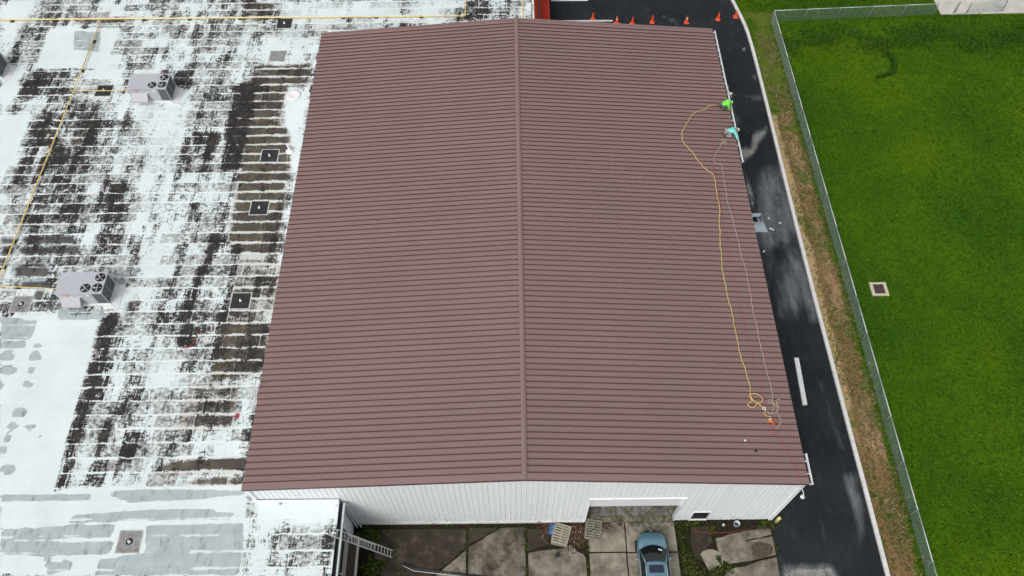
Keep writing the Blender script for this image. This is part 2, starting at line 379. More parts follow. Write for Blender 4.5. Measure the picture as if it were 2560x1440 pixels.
M['wood'] = simple('grey_pallet_wood', (.30,.265,.205), .8, var=.3, scale=9, bump=.3, dirt=((.15,.12,.09), .5))
M['wood2'] = simple('weathered_pallet_wood', (.20,.19,.15), .85, var=.35, scale=9, bump=.3, dirt=((.09,.08,.06), .6))
M['tarp'] = simple('blue_tarp', (.035,.24,.60), .45, var=.35, scale=14, bump=.6)
M['yellow'] = simple('pale_yellow_paint', (.68,.60,.20), .5, var=.1)
M['beige'] = simple('beige_trim', (.46,.44,.38), .6, var=.15, scale=6)
M['plank'] = simple('brown_plank', (.06,.045,.033), .8, var=.35, scale=8)
M['charcoal'] = simple('charcoal_wall', (.028,.028,.029), .7, var=.35, scale=3)
M['ropey'] = simple('yellow_rope', (.66,.47,.16), .8, var=.2, scale=30)
M['ropet'] = simple('tan_rope', (.46,.38,.30), .8, var=.2, scale=30)
M['roper'] = simple('red_line', (.42,.055,.07), .8, var=.2, scale=30)
M['orange'] = simple('orange_hardware', (.80,.16,.03), .5, var=.1)
M['rust'] = simple('rusty_iron', (.105,.062,.058), .75, var=.35, scale=14, bump=.3)
M['basin'] = simple('sandy_concrete', (.50,.45,.34), .8, var=.12, scale=10, bump=.2)
M['sheetblue'] = simple('blue_grey_sheet_metal', (.46,.53,.58), .4, .15, var=.05, scale=2)
M['stone'] = simple('pebble', (.42,.40,.36), .8, var=.3, scale=20)
M['skin'] = simple('skin', (.42,.24,.17), .6, var=.08)
M['green'] = simple('neon_green_fabric', (.14,.72,.06), .8, var=.12, scale=10)
M['cyan'] = simple('aqua_fabric', (.16,.68,.62), .8, var=.12, scale=10)
M['navy'] = simple('navy_fabric', (.025,.025,.06), .8, var=.25, scale=10)
M['grey'] = simple('grey_trousers', (.30,.29,.28), .8, var=.2, scale=10)
M['darkgrey'] = simple('dark_trousers', (.09,.085,.08), .8, var=.25, scale=10)
M['boot'] = simple('dark_boot', (.025,.02,.018), .7, var=.2)
M['hat'] = simple('pale_hat', (.62,.60,.56), .7, var=.06)
M['hair'] = simple('brown_hair', (.03,.02,.014), .7, var=.2)
def mat_carpaint():
    g = G('steel_blue_car_paint'); n = g.noise(160, 2, .5); c = g.mix(g.mul(n, .3), (.135,.265,.355), (.2,.34,.42))
    m = g.fin(c, .3, .5, .5); g.b.inputs['Coat Weight'].default_value = .7; g.b.inputs['Coat Roughness'].default_value = .08; return m
M['car'] = mat_carpaint()
M['carblack'] = simple('black_plastic', (.012,.013,.014), .45, var=.2)
M['glass'] = simple('dark_car_glass', (.010,.014,.014), .08, var=.2, spec=.6)
M['sunroof'] = simple('tinted_sunroof', (.022,.026,.045), .1, var=.1, spec=.6)
M['chrome'] = simple('silver_trim', (.60,.64,.67), .3, .6, var=.04)
M['rubber'] = simple('tyre_rubber', (.018,.018,.018), .85, var=.2)
M['lamp'] = simple('headlight_glass', (.40,.43,.44), .12, .2, var=.1)
M['paper'] = simple('white_paper', (.72,.73,.70), .7, var=.03)
WEAR=[('D',0.42,1,[(-32.0,40.7),(-22.3,40.5),(-23.3,34.8),(-30.6,34.9)]),
('D',0.22,0.8,[(-22.7,38.8),(-16.1,38.5),(-16.0,35.2),(-22.1,35.3)]),
('D',0.1,0.8,[(-44.0,43.4),(-40.9,43.4),(-41.0,40.3),(-41.2,35.1)]),
('D',0.3,0.8,[(-20.0,43.1),(-5.1,42.8),(-5.0,40.8),(-16.1,39.0),(-19.4,38.5)]),
('D',0.75,0.5,[(-4.2,42.8),(-2.0,42.8),(-2.0,40.5),(-4.2,40.5)]),
('D',0.66,0.5,[(-2.0,42.8),(1.4,42.7),(1.3,40.4),(-2.0,40.5)]),
('D',0.05,0.25,[(-33.5,12.2),(-30.7,12.4),(-26.7,12.1),(-26.5,0.6),(-29.5,0.2)]),
('D',0.02,0.25,[(-29.7,0.8),(-15.7,0.8),(-15.5,-1.1),(-15.2,-4.1),(-28.1,-3.9)]),
('D',0.05,0.3,[(-38.6,39.8),(-32.8,39.7),(-32.8,34.9),(-38.3,35.0)]),
('D',0.02,0.3,[(-39.5,29.9),(-37.0,29.9),(-37.1,22.8)]),
('D',0.2,0.5,[(-41.2,35.1),(-39.0,35.1),(-39.1,29.8),(-39.4,29.8)]),
('D',0.1,0.4,[(-29.9,30.9),(-25.6,32.2),(-25.2,29.6),(-29.2,29.3)]),
('D',0.12,0.4,[(-26.6,14.4),(-25.4,14.4),(-25.5,12.1),(-26.3,12.1)]),
('D',0.36,0.4,[(-15.0,-0.1),(-10.4,-0.1),(-10.4,-4.1),(-15.2,-4.1)]),
('D',0.1,0.5,[(-15.1,0.0),(-10.4,-0.0),(-10.3,-1.3),(-15.1,-1.2)]),
('D',1.05,0.25,[(-22.1,33.0),(-20.4,33.0),(-20.2,24.4),(-21.7,24.4)]),
('D',0.95,0.25,[(-24.1,27.8),(-22.1,27.8),(-22.2,25.2),(-23.8,25.2)]),
('D',0.85,0.3,[(-27.0,12.1),(-26.0,12.4),(-25.8,5.2),(-25.7,0.7),(-26.5,0.7)]),
('D',0.8,0.4,[(-36.9,30.6),(-35.1,30.6),(-35.3,22.8),(-36.9,22.8)]),
('D',0.78,0.4,[(-34.4,31.5),(-31.5,31.4),(-31.5,26.9),(-34.0,26.9)]),
('D',0.72,0.5,[(-34.7,27.3),(-31.4,27.3),(-30.8,18.5),(-34.0,18.5)]),
('D',0.85,0.3,[(-29.8,23.4),(-27.9,23.4),(-27.6,19.5),(-29.4,19.5)]),
('D',0.7,0.5,[(-39.8,34.6),(-34.7,34.5),(-34.7,31.3),(-38.1,31.3)]),
('D',0.85,0.3,[(-27.3,34.4),(-25.9,34.4),(-26.0,31.8),(-26.7,31.8)]),
('D',0.85,0.4,[(-20.9,18.7),(-19.6,18.7),(-20.9,14.8),(-20.9,11.7),(-22.1,11.7)]),
('D',0.95,0.2,[(-22.3,11.4),(-20.8,11.4),(-20.6,9.7),(-22.0,9.7)]),
('D',0.85,0.4,[(-25.3,4.7),(-24.2,5.2),(-24.3,1.7),(-24.8,1.3)]),
('D',0.9,0.3,[(-23.5,3.2),(-22.5,3.4),(-22.6,2.3),(-23.3,2.3)]),
('D',0.28,0.7,[(-29.3,31.0),(-25.3,30.9),(-24.0,19.4),(-26.3,19.4)]),
('D',0.35,0.7,[(-26.3,19.4),(-22.6,19.4),(-22.4,12.9),(-25.8,14.2)]),
('D',0.3,0.7,[(-25.4,10.6),(-22.3,11.7),(-21.6,7.2),(-24.8,6.2)]),
('D',0.12,0.4,[(-18.0,32.7),(-16.4,32.7),(-15.9,24.3),(-17.2,24.9)]),
('D',0.3,0.5,[(-17.3,7.5),(-16.0,7.4),(-16.1,2.6),(-16.6,2.6)]),
('B',0.9,0.5,[(-20.8,35.0),(-16.3,35.2),(-16.2,32.7),(-17.9,32.7),(-18.0,29.1),(-16.9,27.5),(-16.6,24.4),(-16.4,20.7),(-16.4,16.6),(-19.1,16.7),(-20.0,18.0),(-20.2,24.4),(-21.1,32.1)]),
('B',0.6,0.5,[(-18.9,16.7),(-16.0,16.6),(-15.6,11.7),(-19.0,11.7)]),
('B',0.85,0.4,[(-19.0,11.7),(-15.9,11.7),(-15.9,8.0),(-19.2,7.2),(-19.2,10.3)]),
('B',0.62,0.5,[(-20.4,7.2),(-17.2,7.2),(-16.9,4.3),(-20.6,3.9)]),
('B',0.95,0.2,[(-20.3,2.4),(-16.0,2.6),(-15.9,1.6),(-20.3,1.5)]),
('B',0.7,0.3,[(-18.5,1.4),(-15.9,1.5),(-15.9,0.8),(-19.7,0.9)]),
('B',0.7,0.4,[(-23.1,42.8),(-20.3,42.8),(-20.3,40.5),(-22.9,40.0)]),
('B',0.7,0.4,[(-37.2,41.3),(-32.2,41.2),(-32.3,40.2),(-36.9,40.3)]),
('B',0.75,0.3,[(-33.4,28.1),(-31.7,29.3),(-31.5,27.5),(-33.3,26.7)]),
('B',0.55,0.4,[(-21.2,2.3),(-19.4,2.4),(-19.8,1.1),(-21.2,1.1)]),
('G',0.7,0.12,[(-31.0,10.0),(-31.3,9.8),(-32.0,9.7),(-32.9,9.8),(-33.3,10.1),(-33.1,10.3),(-32.3,10.4),(-31.4,10.3)]),
('G',0.7,0.12,[(-30.1,10.0),(-30.1,9.8),(-30.3,9.7),(-30.6,9.8),(-30.8,10.0),(-30.7,10.2),(-30.5,10.2),(-30.2,10.2)]),
('G',0.7,0.12,[(-31.5,9.2),(-31.6,9.0),(-32.0,8.9),(-32.4,9.0),(-32.7,9.2),(-32.6,9.5),(-32.2,9.6),(-31.8,9.5)]),
('G',0.7,0.12,[(-29.9,9.2),(-29.9,9.0),(-30.2,8.9),(-30.6,9.0),(-30.8,9.2),(-30.7,9.5),(-30.4,9.6),(-30.1,9.5)]),
('G',0.7,0.12,[(-31.0,8.3),(-31.1,8.0),(-31.6,7.9),(-32.1,8.0),(-32.4,8.3),(-32.3,8.6),(-31.8,8.7),(-31.3,8.6)]),
('G',0.7,0.12,[(-30.0,8.3),(-30.0,8.0),(-30.2,7.9),(-30.4,8.0),(-30.6,8.3),(-30.6,8.5),(-30.4,8.6),(-30.1,8.5)]),
('G',0.7,0.12,[(-29.8,7.3),(-29.8,7.1),(-30.1,7.0),(-30.3,7.1),(-30.5,7.3),(-30.5,7.5),(-30.3,7.6),(-30.0,7.5)]),
('G',0.7,0.12,[(-31.6,7.3),(-31.6,7.1),(-31.7,7.0),(-31.9,7.1),(-32.1,7.3),(-32.1,7.6),(-32.0,7.7),(-31.8,7.6)]),
('G',0.7,0.12,[(-29.5,5.4),(-29.6,5.2),(-29.9,5.1),(-30.4,5.2),(-30.6,5.4),(-30.5,5.7),(-30.2,5.8),(-29.7,5.7)]),
('G',0.7,0.12,[(-29.8,4.6),(-29.9,4.4),(-30.1,4.3),(-30.4,4.4),(-30.6,4.6),(-30.5,4.8),(-30.3,4.9),(-30.0,4.8)]),
('G',0.7,0.12,[(-30.0,3.9),(-30.0,3.6),(-30.1,3.6),(-30.4,3.6),(-30.5,3.9),(-30.5,4.1),(-30.4,4.2),(-30.1,4.1)]),
('G',0.7,0.12,[(-28.7,4.5),(-28.8,4.4),(-29.1,4.3),(-29.4,4.4),(-29.6,4.5),(-29.5,4.7),(-29.3,4.8),(-28.9,4.7)]),
('G',0.7,0.12,[(-28.2,4.0),(-28.2,3.9),(-28.4,3.8),(-28.5,3.9),(-28.6,4.0),(-28.6,4.1),(-28.5,4.1),(-28.3,4.1)]),
('G',0.7,0.12,[(-30.0,3.1),(-30.0,2.8),(-30.2,2.8),(-30.4,2.9),(-30.6,3.1),(-30.6,3.3),(-30.4,3.4),(-30.1,3.3)]),
('G',0.7,0.12,[(-29.1,1.9),(-29.1,1.7),(-29.5,1.6),(-29.9,1.7),(-30.2,1.9),(-30.1,2.2),(-29.7,2.3),(-29.3,2.2)]),
('G',0.7,0.12,[(-27.9,9.4),(-28.0,9.3),(-28.1,9.3),(-28.3,9.3),(-28.3,9.4),(-28.3,9.5),(-28.2,9.5),(-28.0,9.5)]),
('G',0.7,0.12,[(-29.6,0.5),(-26.8,0.5),(-24.4,0.5),(-24.4,0.1),(-26.6,0.1),(-29.4,0.1)]),
('G',0.7,0.12,[(-23.5,0.6),(-21.7,0.7),(-15.8,0.6),(-15.7,0.3),(-19.3,0.0),(-22.2,-0.1),(-23.3,0.3)]),
('G',0.7,0.12,[(-25.3,-0.9),(-24.8,-0.6),(-21.8,-0.5),(-18.7,-0.4),(-17.3,-0.5),(-15.9,-0.8),(-16.3,-1.0),(-25.2,-1.1)]),
('G',0.7,0.12,[(-29.0,-1.4),(-26.8,-1.4),(-25.1,-1.2),(-22.7,-1.2),(-22.5,-1.9),(-26.2,-2.1),(-28.7,-2.1)]),
('G',0.7,0.12,[(-28.7,-2.2),(-26.1,-2.2),(-22.4,-2.1),(-22.5,-2.9),(-26.3,-3.0),(-28.5,-2.8)]),
('G',0.7,0.12,[(-26.0,-3.2),(-24.4,-3.2),(-24.4,-3.8),(-25.6,-3.9)]),
('G',0.7,0.12,[(-21.0,-1.3),(-15.5,-1.2),(-15.2,-4.1),(-23.1,-4.0),(-23.0,-3.1),(-20.6,-2.8)]),
('G',0.7,0.15,[(-29.9,12.7),(-26.9,12.6),(-26.7,11.8),(-29.7,11.8)]),
('G',0.7,0.15,[(-33.5,12.2),(-31.0,11.8),(-30.9,10.4),(-32.9,10.4)]),
('G',1,0.12,[(-34.1,18.5),(-30.4,18.5),(-30.2,17.7),(-33.9,17.8)]),
('G',1,0.12,[(-34.1,17.6),(-29.9,17.6),(-29.7,16.9),(-33.9,17.0)]),
('G',1,0.12,[(-35.6,18.5),(-34.2,18.4),(-34.2,17.8),(-35.4,17.8)]),
('G',1,0.12,[(-35.3,17.7),(-34.2,17.6),(-34.1,16.9),(-35.1,16.9)]),
('G',1,0.12,[(-34.1,16.2),(-31.8,16.3),(-31.1,15.5),(-31.5,15.0),(-33.5,15.2)]),
('G',1,0.12,[(-33.1,14.9),(-31.1,14.9),(-31.2,14.2),(-33.0,14.2)]),
('G',1,0.12,[(-31.9,14.1),(-31.2,14.1),(-31.1,12.6),(-31.6,12.7)]),
('G',0.62,0.2,[(-36.6,39.5),(-34.2,39.3),(-33.7,36.8),(-36.0,37.1)])]
ASPH=[('S',0.4,1,[(15.2,45.5),(18.1,42.7),(18.7,33.4),(17.9,32.5)]),
('S',0.95,0.25,[(21.0,32.7),(19.6,31.8),(19.2,30.5),(18.3,30.3),(18.1,29.1),(18.4,28.9),(19.3,29.6),(19.8,30.8),(20.5,31.6)]),
('S',0.8,0.2,[(18.3,28.6),(18.3,27.2),(18.5,26.0),(18.6,25.1),(18.3,23.8),(18.1,24.3),(18.0,26.0)]),
('S',0.62,1,[(18.8,27.3),(21.7,28.9),(21.2,21.0),(18.1,19.6)]),
('S',0.45,1,[(18.1,19.6),(21.1,20.6),(21.2,15.4),(18.7,14.1),(18.1,15.4)]),
('S',0.62,0.7,[(19.8,19.6),(21.1,19.5),(21.5,14.0),(20.4,14.0)]),
('S',0.35,0.5,[(17.1,17.8),(20.7,18.1),(20.7,16.7),(17.4,16.4)]),
('S',1,0.1,[(20.2,42.5),(20.6,42.2),(20.6,41.6),(20.3,41.6)]),
('S',0.8,0.3,[(15.3,-2.7),(18.3,-2.7),(18.6,-3.4),(15.3,-3.3)]),
('S',0.8,0.3,[(15.4,-2.7),(18.3,-2.7),(18.7,-3.4),(18.4,-4.7),(15.0,-4.7)]),
('S',0.5,0.5,[(20.2,2.8),(21.1,2.8),(20.8,-0.8),(20.3,-1.4),(20.4,1.0)]),
('S',0.45,0.4,[(18.3,-0.1),(18.5,-0.4),(18.3,-1.4),(18.2,-1.1)]),
('S',0.5,0.3,[(11.6,48.0),(14.9,46.0),(15.5,45.2),(14.6,45.8)]),
('S',0.55,0.4,[(20.1,36.1),(21.0,36.3),(21.0,35.7),(20.1,35.6)]),
('S',0.5,0.4,[(20.1,38.7),(21.0,38.6),(20.9,38.1),(20.3,38.2)]),
('S',0.5,0.5,[(20.1,9.4),(20.5,9.4),(20.7,4.5),(20.4,4.5)])]
# ------------------------------------------------------------------ wear maps (shapes measured on the roof and road, in metres)
def sdpoly(X, Y, pts):
    d = np.full(X.shape, 1e9); ins = np.zeros(X.shape, bool); n = len(pts)
    for i in range(n):
        ax, ay = pts[i]; bx, by = pts[(i+1) % n]; ex, ey = bx-ax, by-ay
        t = np.clip(((X-ax)*ex+(Y-ay)*ey)/(ex*ex+ey*ey+1e-9), 0, 1)
        d = np.minimum(d, np.hypot(X-ax-t*ex, Y-ay-t*ey))
        c = ((ay > Y) != (by > Y)) & (X < (bx-ax)*(Y-ay)/(by-ay+1e-12)+ax); ins ^= c
    return np.where(ins, -d, d)
def field(entries, kind, X, Y, base=0.0, mode='blend'):
    F = np.full(X.shape, base)
    for k, v, soft, pts in entries:
        if k != kind: continue
        t = np.clip((soft - sdpoly(X, Y, pts))/(2*soft), 0, 1); t = t*t*(3-2*t)
        F = np.maximum(F, v*t) if mode == 'max' else F*(1-t)+v*t
    return F
def set_attr(me, name, vals):
    a = me.attributes.new(name, 'FLOAT', 'POINT'); a.data.foreach_set('value', np.asarray(vals, np.float32))
def grid_mesh(name, xs, ys, zfun, mat, attrs=None):
    X, Y = np.meshgrid(xs, ys); nx, ny = len(xs), len(ys)
    V = np.stack([X, Y, zfun(X, Y)], -1).reshape(-1, 3)
    i = np.arange((ny-1)*(nx-1)); r = i//(nx-1); c = i % (nx-1); a = r*nx+c
    me = np_mesh(name, V, np.stack([a, a+1, a+nx+1, a+nx], 1), mat)
    for k, f in (attrs or {}).items(): set_attr(me, k, f(V[:, 0], V[:, 1]))
    return me

# ------------------------------------------------------------------ ground
ground = struct(MB().add([(-400,-400,-.06),(500,-400,-.06),(500,500,-.06),(-400,500,-.06)], [(0,1,2,3)]).build('ground', M['lawn']))
KY = [-32,-3.4,1.8,5.6,11,16,24,30,36,40.3,42.4,43.9,45.1,46.3,47.4,48.5,56,70]
KX = [21.58,21.47,21.42,21.36,21.30,21.24,21.22,21.24,21.26,21.25,21.22,21.17,21.08,20.90,20.70,20.52,19.0,16.0]
def kx(y): return np.interp(y, KY, KX)
# asphalt drive: follows the kerb; open to the left behind the shed
def asphalt():
    ys = np.arange(-32, 70.1, .5); nx = 60
    V = []; F = []
    for y in ys:
        x0 = 15.18 if y < 36.3 else 2.0
        x0 = 15.18 + (y < -.2)*0.0 if y < 36.3 else 2.0
        V += [(x0+(kx(y)-.10-x0)*i/nx, y, -.02) for i in range(nx+1)]
    for j in range(len(ys)-1):
        for i in range(nx): a = j*(nx+1)+i; F.append((a, a+1, a+nx+2, a+nx+1))
    V = np.array(V); me = np_mesh('asphalt', V, F, M['asphalt']); set_attr(me, 'S', field(ASPH, 'S', V[:, 0], V[:, 1], 0, 'max')); return me
struct(obj('asphalt_drive', asphalt()))
# verge between kerb and fence, heaped slightly
def vz(X, Y): return -.005 + .07*np.clip((X-21.4)/1.2, 0, 1)*np.clip((24.2-X)/1.2, 0, 1) + .03*np.sin(Y*1.7)*np.sin(X*3+Y*.6)*np.clip((24.0-X), 0, 1)
ys = np.arange(-32, 47.3, .25)
me = grid_mesh('verge', np.linspace(0, 1, 13), ys, lambda X, Y: X*0, M['verge'])
co = np.zeros(len(me.vertices)*3, np.float32); me.vertices.foreach_get('co', co); co = co.reshape(-1, 3)
x0 = kx(co[:, 1])+.10; co[:, 0] = x0+(24.15-x0)*co[:, 0]; co[:, 2] = vz(co[:, 0], co[:, 1]); co[:,2] = np.where(co[:,1] > 46.9, -.03, co[:,2])
co[:, 2] = np.where(co[:, 0] > 24.1, -.075, co[:, 2])
me.vertices.foreach_set('co', co.ravel()); me.update(); struct(obj('verge', me))
# kerb cast in segments
kerb = struct(empty('kerb', (21.3, 0, 0)))
y = -30.0
while y < 60:
    L_ = 2.9; n = 6; mb = MB(); V = []
    for k in range(n+1):
        yy = y+.006+(L_-.012)*k/n; c = float(kx(yy))
        for dx, z in ((-.125, -.06), (-.125, .135), (-.105, .155), (.105, .155), (.125, .135), (.125, -.06)): V.append((c+dx-21.3, yy, z))
    F = [(k*6+i, k*6+i+1, k*6+i+7, k*6+i+6) for k in range(n) for i in range(5)] + [(0,1,2,3,4,5), tuple(n*6+i for i in range(5,-1,-1))]
    F = [tuple(reversed(f)) for f in F]
    mb.add(V, F); mb.build('kerb_segment', M['kerb'], kerb); y += L_
# pale concrete pad by the far gate
struct(MB().poly([(39.45, 46.42), (60, 46.7), (60, 75), (39.3, 75)], -.06, .01).build('concrete_pad', M['pad']))
# painted stripe on the far asphalt
struct(MB().box(3.4, 6.9, 48.9, 49.05, -.019, -.014).build('painted_stripe', M['white']))

# ------------------------------------------------------------------ yard slabs in front of the gable
yard = struct(MB().add([(-10.5,-30,-.045),(15.25,-30,-.045),(15.25,.05,-.045),(-10.5,.05,-.045)], [(0,1,2,3)]).build('yard_ground', M['earth']))
def slab(pts, mat, wet=0.0, z=0.0, dz=(0,0,0,0)):
    bm = bmesh.new()
    n = len(pts); vs_ = [bm.verts.new((p[0], p[1], z+(dz[i] if i < len(dz) else 0))) for i, p in enumerate(pts)]
    f = bm.faces.new(vs_)
    r = bmesh.ops.extrude_face_region(bm, geom=[f])
    for v in [g for g in r['geom'] if isinstance(g, bmesh.types.BMVert)]: v.co.z = -.045
    bmesh.ops.recalc_face_normals(bm, faces=bm.faces)
    ed = [e for e in bm.edges if all(v.co.z > -.03 for v in e.verts)]
    bmesh.ops.bevel(bm, geom=ed, offset=.012, segments=1, affect='EDGES')
    me = bpy.data.meshes.new('concrete_slab'); bm.to_mesh(me); bm.free(); me.materials.append(mat)
    set_attr(me, 'W', [wet]*len(me.vertices)); return obj('concrete_slab', me, yard)
def jag(x0, y0, x1, y1, n=6, a=.03, seed=0):
    q = random.Random(seed); return [(x0+(x1-x0)*k/n+q.uniform(-a, a), y0+(y1-y0)*k/n+q.uniform(-a, a)) for k in range(1, n)]
# left yard: three bays split by joints and diagonal cracks
slab([(-9.0,-.35),(-3.50,-.35),(-3.48,-1.5)]+jag(-3.48,-1.5,-5.6,-3.2,5,.06,1)+[(-5.6,-3.2),(-9.0,-3.3)], M['slab'], .75)
slab([(-3.50,-1.62),(-3.48,-30),(-9.0,-30),(-9.0,-3.42),(-5.55,-3.32)]+jag(-5.55,-3.32,-3.5,-1.62,5,.05,2), M['slab'], .1, .008)
slab([(-3.38,-.3),(-1.5,-.32)]+jag(-1.5,-.32,-3.36,-1.35,5,.05,3)+[(-3.36,-1.35)], M['slab'], .8)
slab([(-1.4,-.33),(.06,-.3),(.10,-6),(-3.36,-6),(-3.36,-1.46)]+jag(-3.36,-1.46,-1.4,-.33,5,.05,4), M['slab'], .25, .006)
slab([(.22,-.4),(1.35,-.45),(1.5,-1.35)]+jag(1.5,-1.35,.25,-1.75,4,.07,5)+[(.25,-1.75)], M['slab'], .9, -.012)
slab([(.25,-1.84)]+list(reversed(jag(3.1,-1.5,.25,-1.84,7,.08,6)))[::-1][::-1] if False else [(.25,-1.84),(.25,-6),(3.72,-6),(3.70,-2.15)]+jag(3.70,-2.15,2.9,-1.45,4,.06,6)+[(2.9,-1.45)]+jag(2.9,-1.45,.25,-1.84,6,.07,7), M['slab'], .12, .004)
slab([(-3.36,-6.1),(3.72,-6.1),(3.72,-30),(-3.36,-30)], M['slab'], .1)
# apron in front of the roller door
slab([(3.92,-.10),(6.15,-.10),(6.15,-1.82),(3.92,-1.82)], M['slab2'], .1, .02)
slab([(6.22,-.10),(9.22,-.10),(9.24,-1.84),(6.22,-1.84)], M['slab2'], .0, .022)
slab([(3.92,-1.9),(6.12,-1.9),(6.2,-6),(3.92,-6)], M['slab2'], .2, .018)
slab([(6.2,-1.92),(9.24,-1.92),(9.32,-6),(6.28,-6)], M['slab2'], .15, .02)
slab([(3.92,-6.1),(9.32,-6.1),(9.4,-30),(3.92,-30)], M['slab2'], .15, .018)
# right yard
slab([(10.25,-.35),(11.35,-.35),(11.45,-1.3)]+jag(11.45,-1.3,10.7,-2.35,4,.08,8)+[(10.7,-2.35),(10.2,-2.3),(10.1,-1.3)], M['slab'], .95, -.02)
slab([(11.65,-1.1)]+jag(11.65,-1.1,13.6,-.65,4,.06,9)+[(13.6,-.65),(15.05,-.5),(15.08,-.9)]+jag(15.08,-.9,13.4,-1.25,4,.05,10)+[(13.3,-1.3),(15.1,-1.02),(15.12,-2.1),(13.5,-2.45),(12.2,-2.6),(11.7,-2.2)], M['slab'], .1, .0)
slab([(10.75,-2.45)]+[(11.2+.72*math.cos(a),-2.35+.62*math.sin(a)) for a in np.linspace(2.6, -1.9, 12)], M['slab2'], .15, .006)
slab([(12.1,-2.95)]+jag(12.1,-2.95,15.12,-2.25,6,.06,12)+[(15.12,-2.25),(15.16,-8),(11.5,-8),(11.6,-3.6)], M['slab'], .05, .008)

# dark round asphalt patch let into the right-hand slab
pt = MB().poly([(14.35+(.66+.05*math.sin(5*a))*math.cos(a), -1.78+(.46+.04*math.sin(3*a+1))*math.sin(a)) for a in np.linspace(0, 6.283, 22)[:-1]], -.02, .004).build('asphalt_patch', M['patch'], yard)
# ------------------------------------------------------------------ brown-roofed shed
XL, XR, LEN, HE, HR = 15.214, 15.303, 36.24, 7.054, 8.283
KL, KR = (HR-HE)/XL, (HR-HE)/XR
def rz(x): return HR-(KR*x if x > 0 else -KL*x)
shed = tag(empty('metal_shed', (0,0,0)), 'large metal shed with brown standing seam gable roof and white ribbed walls', 'building')
roof = MB()
for s, xe in ((-1, XL), (1, XR)):
    a = [(0, HR-.02), (s*xe, HE-.02), (s*xe, HE-.16), (0, HR-.16)]
    V = [(x, yy, z) for yy in (-.05, LEN-.02) for x, z in a]
    F = [(0,1,2,3),(7,6,5,4),(0,4,5,1),(1,5,6,2),(2,6,7,3),(3,7,4,0)]
    roof.add(V, F if s > 0 else [tuple(reversed(f)) for f in F])
roof = roof.build('roof', M['brown'], shed)
NP = 95; Y0 = .30; PW = (36.12-Y0)/NP
prof = [(0,0),(0,.054),(-.032,.054),(-.032,.072),(.014,.072),(.014,.004),(.12,.004),(.126,.009),(.138,.009),(.144,.004),(.245,.004),(.251,.009),(.263,.009),(.269,.004),(PW,.004)]
pm = {}
for s, xe in ((-1, XL), (1, XR)):
    mb = MB(); n = len(prof); st = [.10, xe*.33, xe*.66, xe+.03]
    V = [(s*x, yy, rz(s*x)+h) for x in st for yy, h in prof]
    F = []
    for k in range(len(st)-1):
        for i in range(n-1):
            f = (k*n+i, k*n+i+1, (k+1)*n+i+1, (k+1)*n+i); F.append(f if s < 0 else tuple(reversed(f)))
    mb.add(V, F); mb.m = [1 if (i % (n-1)) < 4 else 0 for i in range(len(F))]  # web, lip and seam top take the painted rib shade
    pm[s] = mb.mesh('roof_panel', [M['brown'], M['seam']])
for s in (-1, 1):
    for i in range(NP): obj('roof_panel', pm[s], roof, (0, Y0+i*PW, rng.uniform(0, .002)))
# ridge cap in lapped lengths
ry = -.10
while ry < LEN-.1:
    l_ = min(6.2, LEN+.04-ry); hgt = .0
    mb = MB(); pr = [(-.150,.050),(-.142,.075),(-.045,.098),(.0,.104),(.045,.098),(.142,.075),(.150,.050)]
    V = [(x, yy, rz(x)+h-.0+dz) for yy, dz in ((ry, .006), (ry+l_+.05, 0)) for x, h in pr]; n = len(pr)
    F = [(i, i+1, n+i+1, n+i) for i in range(n-1)] + [(tuple(range(n-1,-1,-1)))]
    mb.add(V, F).build('ridge_cap_length', M['brown'], roof); ry += l_
# rake trims (near and far) and eave trims
for s, xe in ((-1, XL), (1, XR)):
    for yn, yf, zn in ((-.09, Y0-.015, 1), (36.13, LEN+.04, 0)):
        mb = MB(); a = (s*.02, rz(s*.02)); b = (s*(xe+.03), rz(s*xe))
        V = []
        for x, z in (a, b):
            V += [(x, yn, z+.058), (x, yf, z+.058), (x, yf, z-.12 if not zn else z+.0), (x, yn, z+.0 if not zn else z-.14)]
        F = [(0,1,5,4),(1,2,6,5),(2,3,7,6),(3,0,4,7),(3,2,1,0),(4,5,6,7)]
        F = [tuple(reversed(f)) for f in F] if s > 0 else F
        mb.add(V, F)
        mb.build('rake_trim', M['brown'], roof)
    mb = MB()
    a = (s*.0, rz(s*.001)); b = (s*(xe+.02), rz(s*xe))
    V = []
    for x, z in (a, b): V += [(x, -.104, z-.005), (x, -.092, z-.005), (x, -.092, z-.175), (x, -.104, z-.175)]
    F = [(0,1,5,4),(1,2,6,5),(2,3,7,6),(3,0,4,7),(3,2,1,0),(4,5,6,7)]
    mb.add(V, [tuple(reversed(f)) for f in F] if s > 0 else F)
    mb.build('rake_drip_edge', M['trimdark'], roof)
    MB().box(*(sorted((s*(xe-.03), s*(xe+.015)))), -.05, LEN, HE-.20, HE-.015).build('eave_trim', M['white'], roof)
# gable wall: inner wall with the openings, then one sheet per rib
DX0, DX1, DZ = 3.76, 9.18, 4.45
WX0, WX1, WZ0, WZ1 = 10.16, 11.15, .16, 1.68
gw = MB()
def gbox(x0, x1, z0, z1=None):
    if z1 is not None: gw.box(x0, x1, .03, .16, z0, z1)
    else:
        V = [(x, yy, z) for yy in (.03, .16) for x, z in ((x0, z0), (x1, z0), (x1, rz(x1)-.17), (x0, rz(x0)-.17))]
        gw.add(V, [(0,1,2,3),(7,6,5,4),(0,4,5,1),(1,5,6,2),(2,6,7,3),(3,7,4,0)])
gbox(-XL+.08, -.0, 0); gbox(0, DX0, 0); gbox(DX0, DX1, DZ); gbox(DX1, WX0, 0); gbox(WX0, WX1, WZ1); gbox(WX0, WX1, 0, WZ0); gbox(WX1, XR-.08, 0)
gwall = gw.build('gable_wall', M['wall'], shed)
RIB = .3048; x = -XL+.10; k = 0
